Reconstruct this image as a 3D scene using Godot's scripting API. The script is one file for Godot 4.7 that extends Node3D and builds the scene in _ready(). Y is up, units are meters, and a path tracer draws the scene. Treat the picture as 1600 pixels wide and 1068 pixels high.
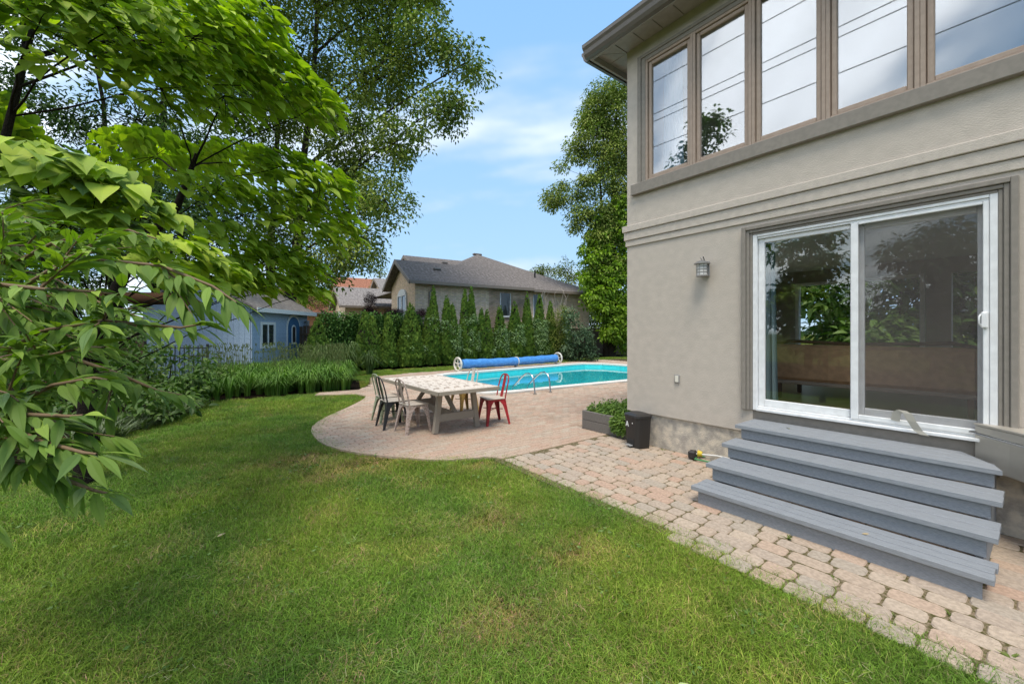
extends Node3D
# World axes: the camera stands at the origin and looks along -Z. The house, patio, steps and pool share axes
# turned by HOUSE_TURN; hp() takes a point in those axes (x into the house, -z along its wall) to the world.

const HOUSE_TURN := 0.64947
var hb := Basis(Vector3.UP, HOUSE_TURN)
var rng := RandomNumberGenerator.new()
var taken := {}
var M := {}
var tex := {}

# ------------------------------------------------------------------ mesh building
class MB:
	var v := PackedVector3Array()
	var n := PackedVector3Array()
	var c := PackedColorArray()
	var col := Color.WHITE
	var tinted := false

	func tri(a: Vector3, b: Vector3, d: Vector3) -> void:
		var m := (b - a).cross(d - a).normalized()
		v.append_array([a, d, b])
		n.append_array([m, m, m])
		c.append_array([col, col, col])

	func quad(a: Vector3, b: Vector3, d: Vector3, e: Vector3) -> void:
		tri(a, b, d)
		tri(a, d, e)

	func soft(a: Vector3, b: Vector3, d: Vector3, na: Vector3, nb: Vector3, nd: Vector3) -> void:
		v.append_array([a, d, b])
		n.append_array([na, nd, nb])
		c.append_array([col, col, col])

	func box(at: Vector3, size: Vector3, bevel := 0.0, bas := Basis.IDENTITY) -> void:
		var h := size * 0.5
		var b: float = minf(bevel, minf(h.x, minf(h.y, h.z)) * 0.9)
		if b <= 0.0:
			var p := []
			for i in 8:
				p.append(at + bas * Vector3(h.x if i & 1 else -h.x, h.y if i & 2 else -h.y, h.z if i & 4 else -h.z))
			quad(p[0], p[2], p[3], p[1])
			quad(p[4], p[5], p[7], p[6])
			quad(p[0], p[4], p[6], p[2])
			quad(p[1], p[3], p[7], p[5])
			quad(p[0], p[1], p[5], p[4])
			quad(p[2], p[6], p[7], p[3])
			return
		var q := func(sx: float, sy: float, sz: float, ax: int) -> Vector3:
			var w := Vector3(sx * (h.x - b), sy * (h.y - b), sz * (h.z - b))
			w[ax] += b * [sx, sy, sz][ax]
			return at + bas * w
		for ax in 3:
			var e := (ax + 1) % 3
			var f := (ax + 2) % 3
			for s in [-1.0, 1.0]:
				var k := []
				for t in [[-1.0, -1.0], [1.0, -1.0], [1.0, 1.0], [-1.0, 1.0]]:
					var sg := [0.0, 0.0, 0.0]
					sg[ax] = s
					sg[e] = t[0]
					sg[f] = t[1]
					k.append(q.call(sg[0], sg[1], sg[2], ax))
				if s > 0.0:
					quad(k[0], k[1], k[2], k[3])
				else:
					quad(k[3], k[2], k[1], k[0])
			for s in [-1.0, 1.0]:
				for t in [-1.0, 1.0]:
					var g := []
					for w in [-1.0, 1.0]:
						var sg := [0.0, 0.0, 0.0]
						sg[ax] = w
						sg[e] = s
						sg[f] = t
						g.append(q.call(sg[0], sg[1], sg[2], e))
						g.append(q.call(sg[0], sg[1], sg[2], f))
					if s * t > 0.0:
						quad(g[0], g[2], g[3], g[1])
					else:
						quad(g[0], g[1], g[3], g[2])
		for i in 8:
			var sx := 1.0 if i & 1 else -1.0
			var sy := 1.0 if i & 2 else -1.0
			var sz := 1.0 if i & 4 else -1.0
			var a: Vector3 = q.call(sx, sy, sz, 0)
			var d: Vector3 = q.call(sx, sy, sz, 1)
			var e: Vector3 = q.call(sx, sy, sz, 2)
			if sx * sy * sz > 0.0:
				tri(a, d, e)
			else:
				tri(a, e, d)

	func tube(pts: Array, radii: Array, sides := 8, caps := true) -> void:
		var rings := []
		var norms := []
		var up := Vector3(0.13, 0.97, 0.21)
		for i in pts.size():
			var t: Vector3 = (pts[mini(i + 1, pts.size() - 1)] - pts[maxi(i - 1, 0)]).normalized()
			if absf(t.dot(up)) > 0.95:
				up = Vector3(0.9, 0.1, 0.42).normalized()
			var x := up.cross(t).normalized()
			var y := t.cross(x)
			up = y
			var r := []
			var m := []
			for k in sides:
				var a := TAU * k / sides
				var d := x * cos(a) + y * sin(a)
				m.append(d)
				r.append(pts[i] + d * float(radii[mini(i, radii.size() - 1)]))
			rings.append(r)
			norms.append(m)
		for i in pts.size() - 1:
			for k in sides:
				var j := (k + 1) % sides
				soft(rings[i][k], rings[i][j], rings[i + 1][j], norms[i][k], norms[i][j], norms[i + 1][j])
				soft(rings[i][k], rings[i + 1][j], rings[i + 1][k], norms[i][k], norms[i + 1][j], norms[i + 1][k])
		if caps:
			var l := pts.size() - 1
			for k in range(1, sides - 1):
				tri(rings[0][0], rings[0][k + 1], rings[0][k])
				tri(rings[l][0], rings[l][k], rings[l][k + 1])

	# a flat outline (counter-clockwise in x, y) given thickness along z from z0 to z1, placed by xf
	func prism(poly: Array, z0: float, z1: float, xf := Transform3D.IDENTITY, bevel := 0.0) -> void:
		var p := PackedVector2Array(poly)
		if Geometry2D.is_polygon_clockwise(p):
			p.reverse()
		var q := p
		if bevel > 0.0:
			var ins := Geometry2D.offset_polygon(p, -bevel, Geometry2D.JOIN_MITER)
			if ins.size() == 1 and ins[0].size() == p.size():
				q = ins[0]
				if Geometry2D.is_polygon_clockwise(q):
					q.reverse()
				var best := 0
				for i in q.size():
					if q[i].distance_to(p[0]) < q[best].distance_to(p[0]):
						best = i
				q = q.slice(best) + q.slice(0, best)
			else:
				bevel = 0.0
		var t := Geometry2D.triangulate_polygon(q)
		for i in range(0, t.size(), 3):
			var a := q[t[i]]
			var b := q[t[i + 1]]
			var d := q[t[i + 2]]
			if (b - a).cross(d - a) < 0.0:
				var s := b
				b = d
				d = s
			tri(xf * Vector3(a.x, a.y, z1), xf * Vector3(b.x, b.y, z1), xf * Vector3(d.x, d.y, z1))
			tri(xf * Vector3(a.x, a.y, z0), xf * Vector3(d.x, d.y, z0), xf * Vector3(b.x, b.y, z0))
		for i in p.size():
			var j := (i + 1) % p.size()
			if bevel > 0.0:
				quad(xf * Vector3(p[i].x, p[i].y, z0 + bevel), xf * Vector3(p[j].x, p[j].y, z0 + bevel), xf * Vector3(p[j].x, p[j].y, z1 - bevel), xf * Vector3(p[i].x, p[i].y, z1 - bevel))
				quad(xf * Vector3(p[i].x, p[i].y, z1 - bevel), xf * Vector3(p[j].x, p[j].y, z1 - bevel), xf * Vector3(q[j].x, q[j].y, z1), xf * Vector3(q[i].x, q[i].y, z1))
				quad(xf * Vector3(q[i].x, q[i].y, z0), xf * Vector3(q[j].x, q[j].y, z0), xf * Vector3(p[j].x, p[j].y, z0 + bevel), xf * Vector3(p[i].x, p[i].y, z0 + bevel))
			else:
				quad(xf * Vector3(p[i].x, p[i].y, z0), xf * Vector3(p[j].x, p[j].y, z0), xf * Vector3(p[j].x, p[j].y, z1), xf * Vector3(p[i].x, p[i].y, z1))

	func done() -> ArrayMesh:
		var a := []
		a.resize(Mesh.ARRAY_MAX)
		a[Mesh.ARRAY_VERTEX] = v
		a[Mesh.ARRAY_NORMAL] = n
		if tinted:
			a[Mesh.ARRAY_COLOR] = c
		var m := ArrayMesh.new()
		m.add_surface_from_arrays(Mesh.PRIMITIVE_TRIANGLES, a)
		return m

# ------------------------------------------------------------------ naming and placing
func hp(x: float, y: float, z: float) -> Vector3:
	return hb * Vector3(x, y, z)

func free_name(called: String) -> String:
	if not taken.has(called):
		taken[called] = 0
		return called
	taken[called] += 1
	return "%s_%03d" % [called, taken[called]]

func tag(o: Node, label: String, category: String, group := "", kind := "") -> Node:
	o.set_meta("label", label)
	if category != "":
		o.set_meta("category", category)
	if group != "":
		o.set_meta("group", group)
	if kind != "":
		o.set_meta("kind", kind)
	return o

func thing(called: String, label: String, category: String, at := Vector3.ZERO, turn := 0.0, group := "") -> Node3D:
	var o := Node3D.new()
	o.name = free_name(called)
	add_child(o)
	o.position = at
	o.rotation.y = turn
	tag(o, label, category, group)
	return o

# a thing in the house's axes
func hthing(called: String, label: String, category: String, at := Vector3.ZERO, turn := 0.0, group := "") -> Node3D:
	return thing(called, label, category, hb * at, HOUSE_TURN + turn, group)

func part(called: String, mesh: Mesh, mat: Material, parent: Node, xf := Transform3D.IDENTITY) -> MeshInstance3D:
	var o := MeshInstance3D.new()
	o.mesh = mesh
	o.material_override = mat
	o.transform = xf
	if parent == self:
		o.name = free_name(called)
		add_child(o)
	else:
		var k := called
		var i := 0
		while parent.has_node(NodePath(k)):
			i = int(parent.get_meta("n_" + called, 0)) + 1
			parent.set_meta("n_" + called, i)
			k = "%s_%03d" % [called, i]
		o.name = k
		parent.add_child(o)
	return o

func boxpart(called: String, at: Vector3, size: Vector3, mat: Material, parent: Node, bevel := 0.004, bas := Basis.IDENTITY) -> MeshInstance3D:
	var m := MB.new()
	m.box(Vector3.ZERO, size, bevel)
	return part(called, m.done(), mat, parent, Transform3D(bas, at))

func scatter(called: String, mesh: Mesh, mat: Material, xfs: Array, cols: Array, parent: Node) -> MultiMeshInstance3D:
	var mm := MultiMesh.new()
	mm.transform_format = MultiMesh.TRANSFORM_3D
	mm.use_colors = true
	mm.mesh = mesh
	mm.instance_count = xfs.size()
	for i in xfs.size():
		mm.set_instance_transform(i, xfs[i])
		mm.set_instance_color(i, cols[i])
	var o := MultiMeshInstance3D.new()
	o.multimesh = mm
	o.material_override = mat
	o.set_meta("kind", "stuff")
	if parent == self:
		o.name = free_name(called)
	else:
		o.name = called
	parent.add_child(o, true)
	return o

func structure(o: Node, label := "") -> Node:
	o.set_meta("kind", "structure")
	if label != "":
		o.set_meta("label", label)
	return o

# ------------------------------------------------------------------ materials
func lin(r: float, g: float, b: float) -> Color:
	return Color(r, g, b).linear_to_srgb()

func ntex(id: String, noise_type: int, freq: float, lo: Color, hi: Color, size := 256, octaves := 4, mid := 0.5) -> NoiseTexture2D:
	if tex.has(id):
		return tex[id]
	var f := FastNoiseLite.new()
	f.noise_type = noise_type
	f.frequency = freq
	f.fractal_octaves = octaves
	f.seed = hash(id) % 10000
	var t := NoiseTexture2D.new()
	t.width = size
	t.height = size
	t.seamless = true
	t.noise = f
	var g := Gradient.new()
	g.set_color(0, lo)
	g.set_color(1, hi)
	var spread := 0.05 if id == "peel" else 0.28
	g.set_offset(0, clampf(mid - spread, 0.0, 1.0))
	g.set_offset(1, clampf(mid + spread, 0.0, 1.0))
	t.color_ramp = g
	tex[id] = t
	return t

func grey(x: float) -> Color:
	return Color(x, x, x)

func mat(id: String, color: Color, rough := 0.8, spec := 0.5) -> StandardMaterial3D:
	var m := StandardMaterial3D.new()
	m.resource_name = id
	m.albedo_color = color
	m.roughness = rough
	m.metallic_specular = spec
	M[id] = m
	return m

# a base colour with grain: a tint texture over it and a fine relief, both laid by object axes
func grain(m: StandardMaterial3D, t: Texture2D, scale: Vector3, relief: Texture2D = null, depth := 0.0) -> StandardMaterial3D:
	m.albedo_texture = t
	m.uv1_triplanar = true
	m.uv1_scale = scale
	if relief:
		m.heightmap_enabled = true
		m.heightmap_texture = relief
		m.heightmap_scale = depth
	return m

func leafmat(id: String, rough := 0.5, back := Color(0.62, 0.75, 0.2), spec := 0.4) -> StandardMaterial3D:
	var m := mat(id, Color.WHITE, rough, spec)
	m.vertex_color_use_as_albedo = true
	m.backlight_enabled = true
	m.backlight = back
	m.cull_mode = BaseMaterial3D.CULL_DISABLED
	return m

func make_materials() -> void:
	var fine := ntex("fine", FastNoiseLite.TYPE_SIMPLEX, 0.09, grey(0.0), grey(1.0), 512, 3)
	var blotch := ntex("blotch", FastNoiseLite.TYPE_SIMPLEX_SMOOTH, 0.012, grey(0.95), grey(1.0), 512, 5)
	var streak := ntex("streak", FastNoiseLite.TYPE_SIMPLEX, 0.03, grey(0.8), grey(1.0), 512, 4)
	grain(mat("stucco", lin(0.52, 0.465, 0.405), 0.95, 0.2), ntex("stucco", FastNoiseLite.TYPE_SIMPLEX_SMOOTH, 0.012, grey(0.955), grey(1.0), 512, 7), Vector3.ONE * 1.1, ntex("stuccobump", FastNoiseLite.TYPE_SIMPLEX, 0.1, grey(0), grey(1), 512, 4), 0.16)
	grain(mat("stucco_band", lin(0.53, 0.475, 0.415), 0.95, 0.2), ntex("stucco", FastNoiseLite.TYPE_SIMPLEX, 0.06, grey(0.93), grey(1.0)), Vector3.ONE * 1.3, fine, 0.1)
	grain(mat("trim_grey", lin(0.26, 0.235, 0.205), 0.75, 0.3), blotch, Vector3.ONE * 2.0, fine, 0.02)
	grain(mat("window_frame", lin(0.37, 0.285, 0.225), 0.5, 0.4), blotch, Vector3.ONE * 2.0)
	grain(mat("gutter", lin(0.15, 0.13, 0.115), 0.4, 0.5), blotch, Vector3.ONE * 2.0)
	grain(mat("soffit", lin(0.33, 0.30, 0.275), 0.6, 0.4), blotch, Vector3.ONE * 1.5)
	grain(mat("concrete", lin(0.60, 0.545, 0.47), 0.95, 0.2), ntex("conc", FastNoiseLite.TYPE_SIMPLEX_SMOOTH, 0.014, Color(0.80, 0.80, 0.81), Color(1, 0.99, 0.97), 512, 6), Vector3.ONE * 0.9, fine, 0.25)
	grain(mat("white_frame", lin(0.78, 0.79, 0.80), 0.35, 0.5), ntex("whited", FastNoiseLite.TYPE_SIMPLEX_SMOOTH, 0.02, grey(0.95), grey(1.0)), Vector3.ONE * 1.5)
	mat("dark_gap", lin(0.02, 0.02, 0.02), 0.9)
	mat("screen_frame", lin(0.35, 0.35, 0.35), 0.5)
	for g in [["glass_upper", 0.22, lin(0.80, 0.84, 0.88)], ["glass_door", 0.10, lin(0.72, 0.78, 0.78)]]:
		var gl := mat(g[0], Color(g[2].r, g[2].g, g[2].b, g[1]), 0.015)
		gl.transparency = BaseMaterial3D.TRANSPARENCY_ALPHA
		gl.metallic = 1.0
		gl.albedo_texture = ntex("plain", FastNoiseLite.TYPE_SIMPLEX, 0.02, grey(0.99), grey(1.0), 16)
	var sc := mat("screen_mesh", Color(lin(0.16, 0.145, 0.14), 0.21), 0.9, 0.2)
	sc.transparency = BaseMaterial3D.TRANSPARENCY_ALPHA
	sc.albedo_texture = ntex("screend", FastNoiseLite.TYPE_SIMPLEX, 0.05, grey(0.93), grey(1.0), 256, 5)
	sc.uv1_triplanar = true
	var deck := ntex("deck", FastNoiseLite.TYPE_SIMPLEX, 0.05, grey(0.86), grey(1.0), 512, 5)
	grain(mat("deck_tread", lin(0.285, 0.305, 0.335), 0.6, 0.4), deck, Vector3(9, 9, 0.3), deck, 0.08)
	grain(mat("deck_riser", lin(0.285, 0.305, 0.335), 0.6, 0.4), deck, Vector3(10, 10, 0.9), deck, 0.08)
	for i in 6:
		var c: Color = [lin(0.5, 0.395, 0.31), lin(0.525, 0.395, 0.305), lin(0.48, 0.39, 0.315), lin(0.53, 0.43, 0.34), lin(0.525, 0.372, 0.285), lin(0.455, 0.385, 0.315)][i]
		grain(mat("paver%d" % i, c, 0.95, 0.2), ntex("pav", FastNoiseLite.TYPE_SIMPLEX, 0.04, grey(0.9), grey(1.0), 256, 5), Vector3.ONE * 2.3, fine, 0.25).uv1_world_triplanar = true
	var pv := grain(mat("paver_any", Color.WHITE, 0.95, 0.2), ntex("pav", FastNoiseLite.TYPE_SIMPLEX, 0.04, grey(0.8), grey(1.0)), Vector3.ONE * 2.3, fine, 0.25)
	pv.vertex_color_use_as_albedo = true
	pv.uv1_world_triplanar = true
	grain(mat("joint_sand", lin(0.27, 0.21, 0.15), 1.0, 0.1), ntex("sand", FastNoiseLite.TYPE_SIMPLEX, 0.05, Color(0.6, 0.65, 0.5), Color(1, 1, 1), 256, 5), Vector3.ONE * 2.0, fine, 0.3)
	grain(mat("joint_dark", lin(0.13, 0.095, 0.065), 1.0, 0.1), ntex("sand", FastNoiseLite.TYPE_SIMPLEX, 0.05, Color(0.6, 0.65, 0.5), Color(1, 1, 1)), Vector3.ONE * 2.0)
	grain(mat("soil", lin(0.12, 0.125, 0.04), 1.0, 0.1), ntex("soil", FastNoiseLite.TYPE_SIMPLEX, 0.02, Color(0.55, 0.75, 0.35), Color(1, 0.95, 0.8), 512, 6), Vector3.ONE * 0.7)
	grain(mat("bed_soil", lin(0.05, 0.036, 0.025), 1.0, 0.1), fine, Vector3.ONE * 1.5, fine, 1.0)
	var gm := leafmat("grass_blade", 0.55, Color(0.5, 0.7, 0.12), 0.3)
	gm.resource_name = "grass_blade"
	leafmat("leaf_soft", 0.5)
	leafmat("leaf_gloss", 0.55, Color(0.87, 0.96, 0.32), 0.35)
	leafmat("leaf_far", 0.7, Color(0.45, 0.6, 0.15), 0.3)
	leafmat("leaf_cedar", 0.75, Color(0.2, 0.28, 0.06), 0.25)
	for i in 5:
		var lc: Color = [lin(0.165, 0.26, 0.05), lin(0.23, 0.34, 0.055), lin(0.115, 0.195, 0.05), lin(0.31, 0.42, 0.07), lin(0.18, 0.26, 0.095)][i]
		var lm := mat("leaf%d" % i, lc, 0.55, 0.35)
		lm.vertex_color_use_as_albedo = true
		lm.backlight_enabled = true
		lm.backlight = [lin(0.42, 0.56, 0.08), lin(0.46, 0.6, 0.08), lin(0.38, 0.52, 0.07), lin(0.5, 0.64, 0.09), lin(0.42, 0.55, 0.1)][i]
		lm.cull_mode = BaseMaterial3D.CULL_DISABLED
	grain(mat("bark", lin(0.105, 0.083, 0.064), 0.95, 0.15), ntex("bark", FastNoiseLite.TYPE_SIMPLEX, 0.04, grey(0.5), grey(1.0), 256, 4), Vector3(6, 1.2, 6), ntex("bark", FastNoiseLite.TYPE_SIMPLEX, 0.04, grey(0.5), grey(1.0)), 1.5)
	grain(mat("bark_dark", lin(0.045, 0.036, 0.03), 0.95, 0.15), ntex("bark", FastNoiseLite.TYPE_SIMPLEX, 0.04, grey(0.5), grey(1.0)), Vector3(8, 3, 8))
	mat("twig", lin(0.16, 0.10, 0.05), 0.7)
	mat("bare_branch", lin(0.36, 0.31, 0.26), 0.9)
	# pool
	grain(mat("coping", lin(0.66, 0.63, 0.58), 0.85, 0.3), blotch, Vector3.ONE * 1.2, fine, 0.1)
	grain(mat("pool_liner", lin(0.05, 0.64, 0.67), 0.5, 0.4), blotch, Vector3.ONE * 0.8)
	var w := mat("pool_water", Color(0.35, 0.85, 0.9, 0.05), 0.0)
	w.transparency = BaseMaterial3D.TRANSPARENCY_ALPHA
	w.normal_enabled = true
	var wn := NoiseTexture2D.new()
	var wf := FastNoiseLite.new()
	wf.frequency = 0.012
	wf.fractal_octaves = 2
	wn.noise = wf
	wn.width = 256
	wn.height = 256
	wn.seamless = true
	wn.as_normal_map = true
	wn.bump_strength = 1.0
	w.normal_texture = wn
	w.normal_scale = 0.16
	w.uv1_triplanar = true
	w.uv1_scale = Vector3.ONE * 0.5
	grain(mat("cover_blue", lin(0.075, 0.28, 0.66), 0.4, 0.5), ntex("cover", FastNoiseLite.TYPE_SIMPLEX_SMOOTH, 0.02, Color(0.82, 0.86, 0.9), Color(1, 1, 1), 256, 5), Vector3(0.7, 1.5, 1.5), ntex("cover", FastNoiseLite.TYPE_SIMPLEX_SMOOTH, 0.02, Color(0.82, 0.86, 0.9), Color(1, 1, 1)), 6.0)
	mat("reel_white", lin(0.62, 0.58, 0.50), 0.6)
	var st := mat("steel", lin(0.62, 0.62, 0.62), 0.18)
	st.metallic = 1.0
	var sb := grain(mat("steel_brushed", lin(0.52, 0.48, 0.42), 0.45), blotch, Vector3(1, 1, 1))
	sb.metallic = 0.45
	# furniture
	grain(mat("table_paint", lin(0.62, 0.55, 0.48), 0.85, 0.3), ntex("peel", FastNoiseLite.TYPE_SIMPLEX_SMOOTH, 0.017, Color(0.6, 0.52, 0.46), Color(1, 1, 1), 512, 6, 0.33), Vector3(1.5, 1.5, 0.6), fine, 0.15)
	grain(mat("table_wood", lin(0.40, 0.345, 0.28), 0.9, 0.2), deck, Vector3(8, 2, 8), deck, 0.2)
	grain(mat("seat_top", lin(0.52, 0.45, 0.38), 0.7, 0.3), blotch, Vector3.ONE * 4.0)
	var scuff := ntex("scuff", FastNoiseLite.TYPE_SIMPLEX, 0.03, Color(0.72, 0.68, 0.64), Color(1, 1, 1), 256, 5, 0.36)
	for q in [["chair_pink", lin(0.56, 0.44, 0.38)], ["chair_black", lin(0.028, 0.028, 0.032)], ["chair_green", lin(0.37, 0.42, 0.28)], ["chair_yellow", lin(0.42, 0.27, 0.07)], ["chair_red", lin(0.42, 0.022, 0.03)], ["chair_white", lin(0.62, 0.58, 0.52)]]:
		grain(mat(q[0], q[1], 0.45, 0.5), scuff, Vector3.ONE * 3.0)
	mat("plastic_black", lin(0.022, 0.020, 0.019), 0.5, 0.5)
	mat("plastic_grey", lin(0.25, 0.25, 0.25), 0.6)
	mat("white_print", lin(0.75, 0.76, 0.76), 0.7)
	grain(mat("timber_grey", lin(0.19, 0.175, 0.16), 0.95, 0.2), deck, Vector3(6, 6, 1.0), deck, 0.4)
	mat("plastic_green", lin(0.05, 0.20, 0.07), 0.5)
	mat("plastic_yellow", lin(0.60, 0.45, 0.03), 0.5)
	grain(mat("pewter", lin(0.30, 0.29, 0.28), 0.5, 0.5), blotch, Vector3.ONE * 8.0)
	mat("lamp_glass", lin(0.62, 0.60, 0.57), 0.35)
	mat("ivory", lin(0.66, 0.63, 0.55), 0.5)
	# shed and neighbours
	grain(mat("shed_blue", lin(0.41, 0.52, 0.66), 0.8, 0.3), streak, Vector3(4, 0.6, 4))
	grain(mat("shed_door", lin(0.045, 0.16, 0.32), 0.6, 0.4), streak, Vector3(4, 0.6, 4))
	grain(mat("white_wood", lin(0.72, 0.72, 0.70), 0.7, 0.3), blotch, Vector3.ONE * 2.0)
	mat("dark_glass", lin(0.03, 0.035, 0.035), 0.06, 0.6)
	var sh := ntex("shingle", FastNoiseLite.TYPE_CELLULAR, 0.05, grey(0.72), grey(1.0), 256, 3)
	grain(mat("roof_grey", lin(0.25, 0.22, 0.205), 0.95, 0.15), sh, Vector3.ONE * 0.55)
	grain(mat("roof_grey_pale", lin(0.33, 0.30, 0.285), 0.95, 0.15), sh, Vector3.ONE * 0.55)
	grain(mat("roof_orange", lin(0.44, 0.20, 0.13), 0.95, 0.15), sh, Vector3.ONE * 0.55)
	grain(mat("roof_shed", lin(0.27, 0.25, 0.235), 0.95, 0.15), sh, Vector3.ONE * 0.8)
	var bt := brick_texture()
	for q in [["brick_beige", lin(0.76, 0.60, 0.45)], ["brick_orange", lin(0.52, 0.25, 0.14)]]:
		grain(mat(q[0], q[1], 0.95, 0.2), bt, Vector3(1.04, 1.5625, 1.04))
	mat("fascia_brown", lin(0.21, 0.17, 0.14), 0.7)
	grain(mat("fence_wood", lin(0.12, 0.085, 0.06), 0.95, 0.15), streak, Vector3(4, 0.5, 4))
	mat("black_iron", lin(0.012, 0.012, 0.013), 0.6)
	grain(mat("log_brown", lin(0.10, 0.05, 0.025), 0.85, 0.2), streak, Vector3(1, 6, 6))
	# rooms
	mat("room_wall", lin(0.62, 0.60, 0.55), 0.9)
	mat("room_ceiling", lin(0.7, 0.7, 0.68), 0.9)
	grain(mat("room_floor", lin(0.42, 0.31, 0.14), 0.35, 0.5), streak, Vector3(1, 1, 8))
	grain(mat("sofa_tan", lin(0.52, 0.33, 0.19), 0.6, 0.4), ntex("leather", FastNoiseLite.TYPE_SIMPLEX_SMOOTH, 0.03, grey(0.9), grey(1.0)), Vector3.ONE * 1.3)
	mat("sofa_trim", lin(0.10, 0.055, 0.03), 0.6)
	mat("curtain_teal", lin(0.16, 0.23, 0.25), 0.9).backlight_enabled = true
	mat("curtain_pale", lin(0.42, 0.58, 0.68), 0.9).backlight_enabled = true
	M.curtain_teal.backlight = Color(0.3, 0.4, 0.42)
	M.curtain_pale.backlight = Color(0.6, 0.75, 0.85)
	mat("wire", lin(0.015, 0.015, 0.015), 0.7)
	mat("strip_tape", lin(0.45, 0.42, 0.36), 0.7)

func brick_texture() -> ImageTexture:
	var im := Image.create(256, 256, false, Image.FORMAT_RGB8)
	im.fill(Color(0.80, 0.79, 0.76))
	var r := RandomNumberGenerator.new()
	r.seed = 5
	for row in 8:
		for k in range(-1, 5):
			var x := k * 64 + (32 if row % 2 else 0)
			var t := r.randf_range(0.87, 1.0)
			var c := Color(t, t * r.randf_range(0.96, 1.0), t * r.randf_range(0.92, 1.0))
			for part_x in [x, x + 256 if x < 0 else x]:
				im.fill_rect(Rect2i(part_x + 2, row * 32 + 3, 60, 27), c)
	return ImageTexture.create_from_image(im)

# ------------------------------------------------------------------ leaves, twigs, crowns
# one leaf: base at the origin, tip along +z, upper face +y
func leaf_shape(m: MB, xf: Transform3D, outline: Array, droop: float, fold: float) -> void:
	var rows := []
	for o in outline:
		var t: float = o[0]
		var w: float = o[1]
		var y := -droop * t * t
		rows.append([xf * Vector3(-w, y + fold * w, t), xf * Vector3(0, y, t), xf * Vector3(w, y + fold * w, t)])
	var last := rows.size() - 1
	for s in 2:
		var nor := []
		for i in rows.size():
			var along: Vector3 = rows[mini(i + 1, last)][1] - rows[maxi(i - 1, 0)][1]
			var k := clampi(i, 1, last - 1)
			nor.append(along.cross(rows[k][s + 1] - rows[k][s]).normalized())
		for i in last:
			var p: Vector3 = rows[i][s]
			var q: Vector3 = rows[i][s + 1]
			var u: Vector3 = rows[i + 1][s + 1]
			var v: Vector3 = rows[i + 1][s]
			if u.distance_squared_to(v) > 1e-10:
				m.soft(p, v, u, nor[i], nor[i + 1], nor[i + 1])
			if p.distance_squared_to(q) > 1e-10:
				m.soft(p, u, q, nor[i], nor[i + 1], nor[i])

const LANCE := [[0.0, 0.01], [0.06, 0.055], [0.14, 0.08], [0.26, 0.11], [0.4, 0.12], [0.54, 0.11], [0.68, 0.08], [0.8, 0.046], [0.91, 0.016], [1.0, 0.0]]
const HEART := [[-0.12, 0.17], [-0.06, 0.3], [0.04, 0.38], [0.18, 0.415], [0.34, 0.385], [0.5, 0.31], [0.66, 0.21], [0.8, 0.115], [0.91, 0.04], [1.0, 0.0]]
const OVAL := [[0.0, 0.02], [0.3, 0.3], [0.65, 0.25], [1.0, 0.0]]

func single_leaf(outline: Array, droop: float, fold: float) -> ArrayMesh:
	var m := MB.new()
	m.tinted = true
	m.col = Color(1, 1, 1)
	leaf_shape(m, Transform3D.IDENTITY, outline, droop, fold)
	# the pale midrib, standing a little proud, and a short stalk
	m.col = Color(1.7, 1.55, 1.9)
	var prev := Vector3.ZERO
	for i in 9:
		var t := lerpf(outline[0][0], 0.94, i / 8.0)
		var c := Vector3(0, 0.006 - droop * t * t, t)
		var w := Vector3(lerpf(0.011, 0.003, i / 8.0), 0, 0)
		if i:
			var w0 := Vector3(lerpf(0.011, 0.003, (i - 1) / 8.0), 0, 0)
			m.quad(prev - w0, c - w, c + w, prev + w0)
		prev = c
	return m.done()

# a twig end with n leaves inside a unit ball
func leaf_spray(n: int, length: float, width: float, sd: int, flat := 0.6) -> ArrayMesh:
	var m := MB.new()
	m.tinted = true
	var r := RandomNumberGenerator.new()
	r.seed = sd
	for i in n:
		var p := Vector3(r.randfn(), r.randfn() * flat, r.randfn()).normalized() * pow(r.randf(), 0.5) * 0.8
		var tip := (p * Vector3(1, 0.5, 1) + Vector3(r.randf_range(-0.6, 0.6), r.randf_range(-0.7, 0.25), r.randf_range(-0.6, 0.6))).normalized()
		var nor := (Vector3.UP + Vector3(r.randf_range(-0.8, 0.8), 0, r.randf_range(-0.8, 0.8)) + p * 0.5).normalized()
		var x := nor.cross(tip).normalized()
		var b := Basis(x, tip.cross(x), tip)
		var s := length * r.randf_range(0.7, 1.2)
		m.col = grey(r.randf_range(0.75, 1.2))
		leaf_shape(m, Transform3D(b.scaled_local(Vector3(s * width, s, s)), p), OVAL, 0.25, 0.35)
	return m.done()

func rand_dir() -> Vector3:
	return Vector3(rng.randfn(), rng.randfn(), rng.randfn()).normalized()

func tint(a: Color, b: Color, t: float, v: float) -> Color:
	var c := a.lerp(b, clampf(t, 0.0, 1.0))
	return Color(c.r * v, c.g * v, c.b * v)

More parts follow.
